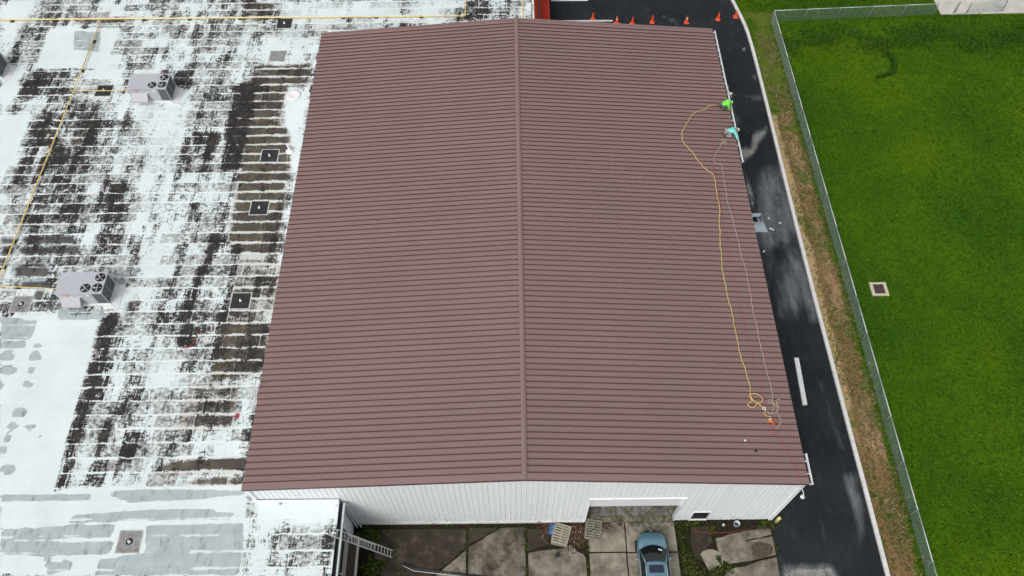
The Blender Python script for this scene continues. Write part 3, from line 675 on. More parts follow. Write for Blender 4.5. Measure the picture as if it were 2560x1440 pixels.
def sheet(x0, x1, z0, z1):
    pts = [(x0, 0), (x0+.262, 0), (x0+.268, -.026), (x0+.286, -.026), (x0+.292, 0), (x0+RIB, 0)]
    pts = [p for p in pts if p[0] < x1-1e-4]+[(x1, pts[-1][1] if x1-x0 < .29 else 0)]
    V = [(px, py+.022, z0) for px, py in pts]+[(px, py+.022, (rz(px)-.172) if z1 is None else z1) for px, py in pts]; n = len(pts)
    MB().add(V, [(i, i+1, n+i+1, n+i) for i in range(n-1)]).build('wall_panel', M['wall'], gwall)
while x < XR-.12:
    x1 = min(x+RIB, XR-.10)
    zb = .20 if x < DX0 else .02
    if x1 <= DX0 or x >= DX1 or (x < DX0 < x1) or (x < DX1 < x1):
        a, b = x, x1
        if x < DX0 < x1: sheet(x, DX0-.03, zb, None); sheet(max(DX0, x), x1, DZ+.08, None)
        elif x < DX1 < x1: sheet(x, DX1, DZ+.08, None); sheet(DX1+.07, x1, zb, None) if x1-DX1 > .1 else None
        elif x1 > WX0+.02 and x < WX1-.02:
            sheet(max(x, WX0) if x < WX0 else x, min(x1, WX1) if x1 > WX1 else x1, WZ1+.04, None)
            if x < WX0-.03: sheet(x, WX0-.02, zb, WZ1+.04)
            if x1 > WX1+.03: sheet(WX1+.02, x1, zb, WZ1+.04)
        else: sheet(a, b, zb, None)
    else: sheet(x, x1, DZ+.08, None)
    x += RIB
MB().box(-10.3, DX0-.04, -.06, .045, -.05, .185).build('plinth', M['plinth'], shed)
for s, xe in ((-1, XL), (1, XR)): MB().add([(s*(xe-.28), -.048, 0), (s*(xe-.06), -.048, 0), (s*(xe-.06), .10, 0), (s*(xe-.28), .10, 0), (s*(xe-.28), -.048, rz(s*(xe-.28))-.17), (s*(xe-.06), -.048, rz(s*(xe-.06))-.17), (s*(xe-.06), .10, rz(s*(xe-.06))-.17), (s*(xe-.28), .10, rz(s*(xe-.28))-.17)],
        [(0,1,5,4),(1,2,6,5),(2,3,7,6),(3,0,4,7),(4,5,6,7)] if s > 0 else [(4,5,1,0),(5,6,2,1),(6,7,3,2),(7,4,0,3),(7,6,5,4)]).build('corner_trim', M['wall'], shed)
# long side wall to the drive, its ribs, and the far wall
sw = MB().box(XR-.20, XR-.09, .162, LEN-.1, 0, HE-.17).build('side_wall', M['wall'], shed)
rb = MB()
for i in range(116): rb.box(XR-.089, XR-.06, .35+i*RIB, .40+i*RIB, .05, HE-.2)
rb.build('wall_ribs', M['wall'], sw)
MB().box(-XL+.09, -XL+.2, .162, LEN-.1, 0, HE-.17).build('side_wall', M['wall'], shed)
fw = MB().add([(x, yy, z) for yy in (LEN-.099, LEN-.02) for x, z in ((-XL+.1, 0), (XR-.1, 0), (XR-.1, HE-.17), (0, HR-.18), (-XL+.1, HE-.17))],
         [(0,1,2,3,4),(9,8,7,6,5),(0,5,6,1),(1,6,7,2),(2,7,8,3),(3,8,9,4),(4,9,5,0)]).build('far_wall', M['wall'], shed)
# door: jambs, lintel flashing, half-raised sectional door, floor and threshold
MB().box(DX0-.03, DX0+.02, -.03, .30, 0, DZ).build('door_jamb', M['wall'], shed)
MB().box(DX1-.02, DX1+.07, -.03, .30, 0, DZ).build('door_jamb', M['wall'], shed)
MB().box(DX0-.05, DX1+.09, -.045, .16, DZ+.003, DZ+.08).build('door_lintel', M['white'], shed)
od = MB().box(DX0+.02, DX1-.02, .12, .155, 2.72, 2.80).build('overhead_door', M['white'], shed)
for i in range(4): MB().bbox(DX0+.02, DX1-.02, .105, .158, 2.805+i*.42, 2.805+i*.42+.412, .004).build('door_section', M['white'], od)
MB().box(DX0, DX1, .31, 1.0, DZ+.02, DZ+.06).build('door_track_cover', M['wall'], shed)
fl = MB().box(-XL+.2, XR-.2, .32, LEN-.1, -.02, .012).build('shed_floor', M['floor'], shed); set_attr(fl.data, 'W', [.1]*len(fl.data.vertices))
for i in range(5):
    o = MB().bbox(DX0+.05+i*1.06, DX0+.05+i*1.06+1.05, -.08, .30, -.045, .03, .008).build('threshold_stone', M['slab2'], shed); set_attr(o.data, 'W', [.3]*len(o.data.vertices))
# small dark window
w = MB().box(WX0-.05, WX1+.05, -.02, .03, WZ1, WZ1+.05).box(WX0-.05, WX1+.05, -.04, .03, WZ0-.05, WZ0).box(WX0-.05, WX0, -.02, .03, WZ0, WZ1).box(WX1, WX1+.05, -.02, .03, WZ0, WZ1).build('window_frame', M['white'], shed)
MB().box(WX0, WX1, .05, .06, WZ0, WZ1).build('pane', M['dark'], w)
MB().box(WX0, WX1, .03, .05, .9, .94).build('glazing_bar', M['blackmetal'], w)

# ------------------------------------------------------------------ flat-roofed building (left, behind and the low wing in front)
ZF = 4.96
flat = tag(empty('flat_roof_building', (-30, 0, 0)), 'large flat roofed building with peeling white roof coating around the shed', 'building')
O = Vector((-30, 0, 0))
deck = MB()
deck.box(-70+30, -15.16+30, -.0, 36.26, 4.5, ZF-.02).box(-70+30, -10.36+30, -32, -.10, 4.5, ZF-.02).box(-70+30, 1.42+30, 36.30, 75, 4.5, ZF-.02)
dk = deck.build('roof_deck', M['flat'], flat)
def xr_at(y): return -10.37 if y < -.06 else (-15.16 if y < 36.30 else 1.43)
i0 = int(math.floor((-9.5-.788)/ROW)); i1 = int(math.ceil((49-.788)/ROW))
for i in range(i0, i1):
    ya = .788+i*ROW; yb = ya+ROW+.03; cuts = [ya]+[c for c in (-.061, 36.301) if ya < c < yb]+[yb]
    Vs = []; Fs = []
    for a, b in zip(cuts[:-1], cuts[1:]):
        xr_ = xr_at((a+b)/2); nx = int((xr_+52)/.22)
        xs = np.linspace(-52, xr_, nx+1); yy = np.linspace(a, b, 5)
        o_ = len(Vs)
        for y_ in yy:
            t = (y_-ya)/(ROW+.03); z_ = ZF+.008*(1-t)-.006*t
            Vs += [(x_, y_, z_) for x_ in xs]
        for j in range(4):
            for c in range(nx): q = o_+j*(nx+1)+c; Fs.append((q, q+1, q+nx+2, q+nx+1))
    Vs = np.array(Vs); me = np_mesh('roofing_sheet', Vs-np.array([-30,0,0]), Fs, M['flat'])
    X, Y = Vs[:, 0], Vs[:, 1]
    set_attr(me, 'D', field(WEAR, 'D', X, Y, .5)); set_attr(me, 'B', field(WEAR, 'B', X, Y, 0, 'max')); set_attr(me, 'G', field(WEAR, 'G', X, Y, 0, 'max'))
    obj('roofing_sheet', me, dk)
# flashings where the roof meets the shed, edge metal
MB().box(-15.1+30, -10.37+30, -.13, -.052, ZF-.01, ZF+.20).build('wall_flashing', M['white'], flat)
MB().box(1.40+30, 1.54+30, 36.3, 75, ZF-.25, ZF+.04).build('edge_metal', M['white'], flat)
MB().box(-15.16+30, 1.42+30, 36.265, 36.299, ZF-.1, ZF+.12).build('wall_flashing', M['gutterwhite'], flat)
# red mansard with ribs
mn = MB(); yy = 36.32; a = (1.545+30, ZF+.03); b = (2.92+30, 2.75)
nrm = Vector((b[1]-a[1], 0, -(b[0]-a[0]))).normalized()*-1
P = []
while yy < 60:
    P += [(yy, 0), (yy+.13, 0), (yy+.145, .035), (yy+.185, .035), (yy+.20, 0)]; yy += .2
V = []
for e_ in (a, b):
    for y_, h in P: V.append((e_[0]+nrm.x*h, y_, e_[1]+nrm.z*h))
n = len(P); mn.add(V, [(i, n+i, n+i+1, i+1) for i in range(n-1)])
mn.build('red_mansard', M['redsheet'], flat)
MB().box(2.86+30, 3.0+30, 36.3, 60, 2.66, 2.78).build('mansard_trim', M['redsheet'], flat)
MB().box(1.9+30, 2.05+30, 36.3, 75, 0, 4.7).build('outer_wall', M['charcoal'], flat)
MB().box(-70+30, -10.55+30, -32, -31.8, 0, 4.5).build('outer_wall', M['charcoal'], flat)
# low wing side wall to the yard: dark wall, white end bay, box gutter, trims, canopy
wg = MB().box(-10.62+30, -10.45+30, -32, -.12, 0, 4.55).build('wing_wall', M['charcoal'], flat)
MB().box(-10.449+30, -10.41+30, -1.0, -.13, 0, 4.45).build('white_bay', M['wall'], flat)
gt = MB().box(-10.36+30, -10.16+30, -32, -.15, 4.66, 4.70).box(-10.36+30, -10.345+30, -32, -.15, 4.70, 4.93).build('box_gutter', M['blackmetal'], flat)
MB().box(-10.16+30, -10.06+30, -32, -.15, 4.62, 4.84).build('gutter_lip', M['galv'], flat)
for y_ in (-1.35, -3.45, -5.6): MB().box(-10.449+30, -10.36+30, y_-.06, y_+.02, .0, 2.5).build('door_jamb', M['gutterwhite'], flat)
for y_ in (-2.9, -5.0):
    q = MB().box(-10.449+30, -10.43+30, y_-.35, y_+.75, .9, 2.3).build('window', M['dark'], flat)
    MB().box(-10.449+30, -10.40+30, y_-.40, y_+.80, .82, .9).build('sill', M['beige'], q)
cp = MB().box(-10.449+30, -9.55+30, -4.2, -1.55, 2.30, 2.34).build('canopy_boards', M['plank'], flat)
MB().box(-10.38+30, -10.16+30, -4.2, -1.55, 2.341, 2.40).build('canopy_beam', M['beige'], cp)
MB().box(-9.66+30, -9.54+30, -4.25, -1.5, 2.26, 2.42).build('canopy_beam', M['beige'], cp)
MB().bar((-9.6+30, -1.7, 2.28), (-10.43+30, -1.7, 1.5), .05, .05).build('bracket', M['beige'], cp)
MB().bar((-9.6+30, -4.0, 2.28), (-10.43+30, -4.0, 1.5), .05, .05).build('bracket', M['beige'], cp)
# downspouts in the corner
for k, xx in enumerate((-10.28, -10.02)):
    MB().tube([(xx+30, -.16, 4.6), (xx+30, -.12, 4.3), (xx+30, -.12, .25), (xx+30+.1, -.22, .1)], .042, 8).build('downspout', M['gutterwhite'], flat)
# ------------------------------------------------------------------ chain link fence (each run a thing with posts, rails and mesh panels)
FH = 1.25
def link_panel(Lp, h=FH):
    """a real woven panel: two families of slanting wires"""
    V = []; F = []; p = .075; t = .0032
    def wire(a, b):
        a = Vector(a); b = Vector(b); d = (b-a).normalized(); s_ = Vector((0, 1, 0)); u = d.cross(s_)
        o = len(V)
        for q in (a, b):
            for i, j in ((-1,-1),(1,-1),(1,1),(-1,1)): V.append(tuple(q+s_*(i*t/2)+u*(j*t/2)))
        F.extend([(o,o+4,o+5,o+1),(o+1,o+5,o+6,o+2),(o+2,o+6,o+7,o+3),(o+3,o+7,o+4,o)])
    z0, z1 = .04, h-.02; H = z1-z0; x = -H
    while x < Lp:
        a, b = max(x, 0), min(x+H, Lp)
        if b-a > .02:
            wire((a, .004, z0+(a-x)), (b, .004, z0+(b-x)))
            wire((Lp-a, -.004, z0+(a-x)), (Lp-b, -.004, z0+(b-x)))
        x += p
    mb = MB(); mb.v = V; mb.f = F; mb.m = [0]*len(F); return mb.mesh('mesh_panel', M['wire'])
PL = 3.03; panel_me = link_panel(PL-.04)
post_me = MB().lathe([(.038,-.05),(.038,FH),(.044,FH+.01),(.036,FH+.05),(.008,FH+.07)], n=10).mesh('post', M['galv'], True)
rail_me = MB().tube([(0,0,FH),(PL,0,FH)], .032, 8).mesh('top_rail', M['galv'], True)
def fence_run(name, label, start, ang, n):
    f = tag(empty(name, start, ang), label, 'fence')
    for i in range(n+1): obj('post', post_me, f, (i*PL, 0, 0))
    for i in range(n):
        obj('top_rail', rail_me, f, (i*PL, 0, 0)); obj('mesh_panel', panel_me, f, (i*PL+.02, 0, 0))
    return f
a = math.atan2(45.62+31, 23.55-23.95)
fence_run('chain_link_fence', 'long chain link fence running beside the verge and kerb', (23.55, 45.62, -.02), math.atan2(-76.6, .32), 25)
fence_run('chain_link_fence', 'chain link fence crossing the grass towards the concrete pad', (23.62, 45.66, -.02), math.atan2(.80, 17.0), 5)
# gate by the pad: two post pairs and an open leaf
gt_ = tag(empty('chain_link_gate', (40.6, 46.5, .01)), 'open chain link gate with steel posts on the pale concrete pad', 'gate')
for dx, dy in ((0,0), (1.2,0), (.17,.05)): obj('post', post_me, gt_, (dx, dy, 0))
lf = MB().tube([(1.3,.0,.1),(1.3,.0,FH),(4.5,.25,FH),(4.5,.25,.1),(1.3,0,.1)], .022, 8).build('gate_leaf', M['galv'], gt_, True)
MB().tube([(1.3,0,.1),(4.5,.25,FH)], .014, 6).build('brace', M['galv'], lf)
lf2 = MB().tube([(4.62,.25,.1),(4.62,.25,FH),(3.5,2.4,FH),(3.5,2.4,.1),(4.62,.25,.1)], .022, 8).build('gate_leaf', M['galv'], gt_, True)
MB().tube([(4.62,.25,.1),(3.5,2.4,FH)], .014, 6).build('brace', M['galv'], lf2)
obj('post', post_me, gt_, (4.57, .25, 0))
obj('mesh_panel', panel_me, lf, (1.4, 0, 0), (0, 0, math.atan2(.25, 3.2)))
MB().box(-.02, 1.22, -.06, .02, -.04, .03).build('sill_bar', M['galv'], gt_)

# ------------------------------------------------------------------ storm drain in the lawn
bs = tag(empty('storm_drain', (26.08, 16.56, -.06)), 'square concrete storm drain with rusty iron grate in the lawn', 'drain')
b_ = MB()
for x0, x1, y0, y1 in ((-.6,.6,.40,.565),(-.6,.6,-.565,-.40),(-.6,-.39,-.399,.399),(.39,.6,-.399,.399)): b_.box(x0, x1, y0, y1, -.1, .10)
b_.build('concrete_collar', M['basin'], bs)
MB().box(-.389, .389, -.399, .399, -.1, .02).build('pit', M['dark'], bs)
gr_ = MB().box(-.389, -.33, -.398, .398, .021, .085).build('grate', M['rust'], bs)
MB().box(.33, .389, -.398, .398, .021, .085).build('grate_side', M['rust'], gr_)
for k in range(6): MB().box(-.329, .329, -.39+k*.146, -.39+k*.146+.062, .03, .083).build('grate_bar', M['rust'], gr_)

# ------------------------------------------------------------------ rooftop units
fan_me = MB()
for k in range(4):
    a0 = k*math.pi/2
    pts = [(.05,a0,.0),(.27,a0-.12,.03),(.28,a0+.34,-.03),(.09,a0+.55,-.03)]
    fan_me.add([(r*math.cos(t), r*math.sin(t), z) for r, t, z in pts], [(0,1,2,3)])
fan_me.lathe([(.06,-.05),(.06,.03),(.03,.045)], n=10); fan_me = fan_me.mesh('fan_blades', M['fan'])
fanring_me = MB().lathe([(.315,0),(.315,.035),(.30,.035),(.30,-.01)], n=24, closed=False).mesh('fan_ring', M['blackmetal'], True)
fanhole_me = MB().lathe([(.31,.003),(.02,.004)], n=24).mesh('fan_opening', M['dark'])
def rooftop_unit(loc, label):
    u = tag(empty('rooftop_unit', loc), label, 'air conditioner', 'grey rooftop units on the flat roof')
    MB().box(-1.56, 1.56, -.86, .86, -.02, .14).box(-1.5, 1.5, -.8, .8, .14, .20).build('curb', M['gutterwhite'], u)
    MB().add([(1.57,-1.0,-.0),(2.05,-1.0,-.0),(2.0,.75,.0),(1.57,.75,.0),(1.57,-1.0,.12),(1.57,.75,.12)], [(0,1,2,3),(0,4,1),(4,5,2,1),(5,3,2)]).build('curb_flashing', M['gutterwhite'], u)
    cab = MB().bbox(-1.475, .745, -.80, .80, .205, 1.40, .012).build('cabinet', M['unit'], u)
    MB().box(-1.50, .748, -.825, .825, 1.4005, 1.435).build('lid', M['unit'], cab)
    for x_ in (-.75, .02): MB().box(x_, x_+.012, -.807, -.7995, .26, 1.38).build('panel_joint', M['blackmetal'], cab)
    MB().box(-.98, -.62, -.835, -.8255, 1.30, 1.42).build('maker_badge', M['badge'], cab)
    MB().box(-.93, -.67, -.8385, -.8355, 1.345, 1.378).build('badge_lettering', M['paper'], cab)
    for x_, z_, w_, h_ in ((-.62, 1.03, .13, .08), (-.13, 1.06, .24, .09), (.42, 1.12, .16, .16)): MB().box(x_, x_+w_, -.808, -.803, z_, z_+h_).build('sticker', M['paper'], cab)
    cd = MB().bbox(.765, 1.475, -.80, .80, .205, 1.40, .012).build('condenser', M['unit'], u)
    MB().box(.752, 1.495, -.82, .82, 1.4005, 1.435).build('lid', M['unit'], cd)
    MB().box(.82, 1.43, -.812, -.801, .27, 1.36).build('coil', M['coil'], cd)
    for y_ in (-.74, -.02): MB().box(1.476, 1.49, y_, y_+.66, .27, 1.36).build('coil', M['coil'], cd)
    MB().box(1.476, 1.50, .67, .78, .3, 1.38).build('service_panel', M['unit'], cd)
    for x_, y_, p_ in ((1.12, .40, cd), (1.12, -.38, cd), (.38, -.40, cab)):
        obj('fan_opening', fanhole_me, p_, (x_, y_, 1.436)); obj('fan_ring', fanring_me, p_, (x_, y_, 1.437)); obj('fan_blades', fan_me, p_, (x_, y_, 1.462), (0, 0, x_*3+y_*5))
    # sloping intake hood
    hd = MB(); x0, x1 = -1.30, -.08
    hd.add([(x0,-.803,1.02),(x1,-.803,1.02),(x1,-1.28,.55),(x0,-1.28,.55),(x0,-.803,.42),(x1,-.803,.42),(x1,-1.28,.46),(x0,-1.28,.46)],
           [(0,3,2,1),(3,7,6,2),(0,4,7,3),(1,2,6,5),(0,1,5,4),(4,5,6,7)])
    hd.build('intake_hood', M['unit2'], u)
    MB().tube([(-1.48,.35,.35),(-1.75,.35,.35),(-1.75,.35,.16)], .03, 8).build('gas_connection', M['blackmetal'], u)
    return u
rooftop_unit((-28.03, 13.70, ZF+.02), 'nearer grey rooftop air conditioner with three fans, beside dark puddles')
rooftop_unit((-28.02, 31.85, ZF+.02), 'farther grey rooftop air conditioner with three fans, near black square hatch')
rooftop_unit((-42.0, 34.6, ZF+.02), 'grey rooftop unit cut off by the left edge of the picture')

# ------------------------------------------------------------------ yellow gas pipes
def pipe(name, label, pts, blocks, r=.042):
    c = Vector(pts[0]); c = Vector((c.x, c.y, ZF+.01)); g_ = tag(empty(name, c), label, 'pipe')
    MB().tube([Vector(q)-c for q in pts], r, 8).build('pipe_run', M['yellowpipe'], g_, True)
    for x_, y_, rot in blocks:
        o = MB().bbox(-.14, .14, -.10, .10, 0, .12, .02).build('support_block', M['blackmetal'], g_, loc=(x_-c.x, y_-c.y, .002)); o.rotation_euler = (0, 0, rot)
    return g_
zp = ZF+.17
pipe('gas_pipe', 'long yellow gas pipe crossing the far end of the flat roof', [(-52,40.72,zp),(-4.28,40.55,zp),(-4.22,40.60,zp),(-4.22,48,zp)],
     [(x_, 40.62, 0) for x_ in (-49,-45.5,-42,-38.3,-31.0,-27.2,-23,-19.8,-14.4,-11.65,-7.9)]+[(-4.22, y_, 1.57) for y_ in (41.6,44.2)])
pipe('gas_pipe', 'yellow gas pipe running down the left of the flat roof past both units', [(-34.5,40.66,zp),(-34.42,28,zp),(-34.4,14.3,zp),(-34.4,8,zp)],
     [(-34.45, y_, 1.57) for y_ in (38.0,34.6,30.6,27.4,24.0,21.1,18.0,15.9)])
pipe('gas_pipe', 'short yellow gas branch over the black hatch to the farther unit', [(-34.4,32.29,zp),(-29.75,32.22,zp)], [(-33.6,32.27,0),(-30.1,32.23,0)], .026)
pipe('gas_pipe', 'short yellow gas branch to the nearer rooftop unit', [(-52,14.36,zp),(-34.4,14.36,zp),(-29.75,14.08,zp)], [(-33.0,14.28,0),(-30.4,14.12,0)], .028)
tag(MB().tube([(.56,48,ZF+.06),(.6,37.0,ZF+.06)], .04, 8).build('conduit', M['yellowpipe'], None, True), 'pale yellow conduit running along roof beside the red mansard', 'pipe')

# ------------------------------------------------------------------ roof drains: square sumps with a vent stub
def sump(x_, y_, mat, label, s=.60, stub=True, grp='square roof sumps'):
    d = tag(empty('roof_sump', (x_, y_, ZF+.008)), label, 'roof drain', grp)
    q = MB().bbox(-s, s, -s*.96, s*.96, -.01, .014, .004).build('sump_sheet', mat, d)
    for k, (x0, x1, y0, y1) in enumerate(((-s-.07,-s-.004,-s*.96-.06,s*.96+.06),(s+.004,s+.07,-s*.96-.06,s*.96+.06),(-s-.003,s+.003,s*.96+.004,s*.96+.06),(-s-.003,s+.003,-s*.96-.06,-s*.96-.004))):
        MB().bbox(x0, x1, y0, y1, -.01, .012, .004).build('coated_border', M['border'], d)
    if stub:
        MB().lathe([(.10,.014),(.09,.03),(.055,.035),(.05,.16),(.045,.18),(.035,.16)], n=12).build('vent_stub', M['gutterwhite'], d, True)
        MB().lathe([(.20,.0145),(.18,.026),(.105,.03)], n=14).build('clamp_ring', M['blackmetal'], d, True)
    return d
sump(-18.22, 25.54, M['black'], 'black square roof sump nearest the white pipe boot by the eave')
sump(-18.20, 20.73, M['black'], 'black square roof sump in brown silt, middle one beside the shed')
sump(-18.19, 13.12, M['black'], 'black square roof sump nearest the camera beside the brown roof')
sump(-19.22, 40.05, M['black'], 'black square roof sump just below the long yellow pipe')
sump(-32.18, 32.43, M['black'], 'black square roof sump under the short yellow gas branch')
sump(-21.61, -2.21, M['sumpgrey'], 'grey square roof sump among pale puddles at the bottom left')
sump(-32.42, 13.05, M['sumpgrey'], 'grey stained roof sump left of the nearer rooftop unit', grp='square roof sumps')
sump(-19.21, 36.13, M['sumpgrey'], 'faint grey peeling roof sump near the far corner of the shed', stub=False)
# pipe boots and vents
vb = tag(empty('vent_pipe', (-16.79, 25.97, ZF+.005)), 'white plumbing vent with flared boot beside the brown eave', 'vent')
MB().lathe([(.34,0),(.26,.03),(.13,.10),(.085,.14),(.08,.62)], n=14).build('boot', M['white'], vb, True); MB().lathe([(.10,.55),(.11,.66),(.07,.66)], n=12).build('cap', M['white'], vb, True)
vr = tag(empty('roof_hatch_ring', (-17.35, 31.72, ZF+.005)), 'white coated low ring with grey centre near the shed eave', 'vent')
MB().lathe([(.62,0),(.5,.05),(.40,.06),(.34,.03)], n=18).build('collar', M['white'], vr, True); MB().lathe([(.335,.02),(.3,.028)], n=18).build('lid', M['sumpgrey'], vr, True)
pb = tag(empty('vent_pipe', (1.10, 41.4, ZF+.005)), 'small white vent box against the red mansard edge', 'vent')
MB().bbox(-.18, .18, -.5, .5, 0, .3, .03).build('box', M['white'], pb); MB().box(-.2, .2, -.52, .52, .301, .33).build('lid', M['gutterwhite'], pb)
# red hose and rag
tag(MB().tube([(-20.58,10.99,ZF+.03),(-20.52,10.55,ZF+.03),(-20.55,10.15,ZF+.03),(-20.72,9.85,ZF+.03),(-21.0,9.70,ZF+.03),(-21.4,9.70,ZF+.03)], .025, 6).build('red_hose', M['roper'], None, True), 'short curved red hose lying on the white roof', 'hose')
rag = MB()
for k in range(7):
    q = random.Random(k); a0 = q.uniform(0, 6.28); c = (q.uniform(-.12,.12), q.uniform(-.1,.1)); r_ = q.uniform(.07,.14)
    rag.add([(c[0]+r_*math.cos(a0), c[1]+r_*math.sin(a0), .004), (c[0]+r_*math.cos(a0+1.6), c[1]+r_*math.sin(a0+1.6), q.uniform(.02,.07)), (c[0]+r_*math.cos(a0+3.1), c[1]+r_*math.sin(a0+3.1), .006), (c[0]+r_*math.cos(a0+4.7), c[1]+r_*math.sin(a0+4.7), q.uniform(.03,.09))], [(0,1,2,3)])
tag(rag.build('red_rag', M['roper'], None, loc=(-17.05, 5.09, ZF+.008)), 'crumpled red rag on the white roof near the leaning ladder', 'rag')

# ------------------------------------------------------------------ ladders
def ladder(name, label, base, top, across, wid, n, mat=M['alu'], ext=None):
    base = Vector(base); top = Vector(top); ac = Vector(across).normalized(); l_ = tag(empty(name, base), label, 'ladder')
    d = top-base; nrm_ = d.normalized().cross(ac).normalized()
    for s in (-1, 1): MB().bar(ac*(s*wid/2), d+ac*(s*wid/2), .03, .075, up=nrm_).build('rail', mat, l_)
    for i in range(n):
        t = (i+.6)/n; p_ = d*t; MB().tube([p_-ac*(wid/2-.013), p_+ac*(wid/2-.013)], .017, 6).build('rung', mat, l_)
    if ext:
        off = nrm_*ext[2]
        for s in (-1, 1): MB().bar(d*ext[0]+off+ac*(s*(wid/2-.035)), d*ext[1]+off+ac*(s*(wid/2-.035)), .025, .06, up=nrm_).build('upper_rail', mat, l_)
        k = int(n*(ext[1]-ext[0]))
        for i in range(k):
            p_ = d*(ext[0]+(ext[1]-ext[0])*(i+.3)/k)+off; MB().tube([p_-ac*(wid/2-.046), p_+ac*(wid/2-.046)], .017, 6).build('upper_rung', mat, l_)
    for s in (-1, 1): MB().box(-.05, .05, -.03, .03, -.0, .04).build('foot', M['rubber'], l_, loc=ac*(s*wid/2)+Vector((0,0,-.02)))
    return l_
ladder('extension_ladder', 'aluminium extension ladder leaning from the yard onto the low wing roof', (-7.93,-1.83,.03), (-10.62,-1.93,5.75), (0,1,0), .42, 19, ext=(.28,.72,.07))
ladder('short_ladder', 'short aluminium ladder leaning on the left eave of the shed', (-16.27,5.45,ZF+.03), (-15.22,6.15,7.55), (.55,-.83,0), .40, 9)
ladder('access_ladder', 'ladder behind the far right eave that a roofer stands on', (17.0,29.55,0), (15.50,29.55,7.25), (0,1,0), .44, 24)

# ------------------------------------------------------------------ gutters on the right eave
def gutter(label, ya, yb, endcap, brackets):
    g_ = tag(empty('eave_gutter', (XR, ya, HE-.16)), label, 'gutter'); l_ = yb-ya
    pr = [(.02,.12),(.02,0),(.20,0),(.225,.10),(.262,.13),(.225,.13),(.21,.10),(.19,.014),(.034,.014),(.034,.12)]
    n = len(pr); V = [(x_, y_, z_) for y_ in (0, l_) for x_, z_ in pr]
    MB().add(V, [(i, n+i, n+(i+1) % n, (i+1) % n) for i in range(n)]+[tuple(range(n)), tuple(range(2*n-1, n-1, -1))]).build('trough', M['gutterwhite'], g_)
    MB().box(.036, .186, .02, l_-.02, .015, .02).build('dark_trough_strip', M['blackmetal'], g_)  # black strip along the trough floor
    for y_ in brackets: MB().box(.0, .24, y_-ya-.025, y_-ya+.025, .131, .142).build('hanger', M['white'], g_)
    if endcap:
        MB().box(.0, .275, -.03, -.002, -.02, .14).build('end_cap', M['white'], g_)
        MB().tube([(.09,.05,-.002),(.09,.05,-.16)], .04, 8).build('outlet', M['white'], g_)
    return g_
gutter('white gutter with hangers on the far end of the right eave', 29.75, LEN-.05, False, [35.9,35.4,34.6,33.9,33.2,32.4,31.6,31.0,30.3])
gutter('white gutter length between the two roofers on the right eave', 22.7, 29.2, False, [28.6,26.6,24.2,23.2])
gutter('short end piece of white gutter at the near right roof corner', -.05, 1.65, True, [.5, 1.2])
def channel(name, label, a, b, w, h, mat, cat='gutter'):
    a = Vector(a); b = Vector(b); c_ = tag(empty(name, a), label, cat); d = b-a; u = d.normalized(); s = Vector((-u.y, u.x, 0))
    V = []
    for p_ in (Vector((0,0,0)), d):
        for o_, z_ in ((-w/2,h),(-w/2,0),(w/2,0),(w/2,h),(w/2-.02,h),(w/2-.012,.012),(-w/2+.012,.012),(-w/2+.02,h)): V.append(tuple(p_+s*o_+Vector((0,0,z_))))
    F = [(i, 8+i, 8+(i+1) % 8, (i+1) % 8) for i in range(8)]+[tuple(range(8)), tuple(range(15,7,-1))]
    MB().add(V, F).build('channel', mat, c_); return c_
channel('gutter_length', 'white gutter length lying on the dark asphalt beside the shed', (18.95,11.05,-.018), (18.82,7.55,-.018), .30, .13, M['white'])
for c_ in [o for o in bpy.data.objects if o.name.startswith('gutter_length')]: MB().box(-.13,.13,-3.46,-.04,.126,.134).build('face_strip', M['white'], c_, rot=(0,0,-.037))
channel('gutter_length', 'long white gutter length lying behind the row of cones', (2.6,46.0,-.018), (9.0,45.98,-.018), .12, .10, M['white'])
dsp = tag(empty('downspout_length', (17.55, 14.95, -.018)), 'white downspout lengths propped on the drive next to the shed', 'downspout')
MB().bar((0,0,.05),(.38,1.5,.05),.09,.07).build('spout', M['white'], dsp); MB().bar((-.16,.1,.05),(.20,1.42,.05),.06,.06).build('spout', M['gutterwhite'], dsp)
# folded blue-grey sheet metal dumped on the drive
sm = tag(empty('folded_sheet_metal', (18.2, 22.5, -.018)), 'blue grey folded sheet metal casing dumped on the drive', 'sheet metal')
MB().add([(-.7,-.75,.01),(.75,-.72,.01),(.55,.35,.01),(-.7,.2,.01),(-.7,-.75,.03),(.75,-.72,.03),(.55,.35,.03),(-.7,.2,.03)], [(3,2,1,0),(4,5,6,7),(0,1,5,4),(1,2,6,5),(2,3,7,6),(3,0,4,7)]).build('flat_sheet', M['sheetblue'], sm)
for (x0,x1,y0,y1) in ((-.72,.36,-.12,-.09),(-.72,.36,.70,.73),(-.75,-.721,-.12,.73),(.361,.39,-.12,.73)): MB().box(x0,x1,y0,y1,.031,.46).build('box_side', M['sheetblue'], sm)
MB().box(-.72,.36,-.089,.699,.031,.05).build('box_floor', M['blackmetal'], sm)
MB().add([(-.72,.70,.462),(.36,.70,.462),(.20,.36,.50),(-.72,.36,.50)], [(0,3,2,1)]).build('lid_flap', M['sheetblue'], sm)
MB().box(.22,.36,-.2,.55,.031,.10).build('lip', M['sheetblue'], sm, rot=(0,0,.2))
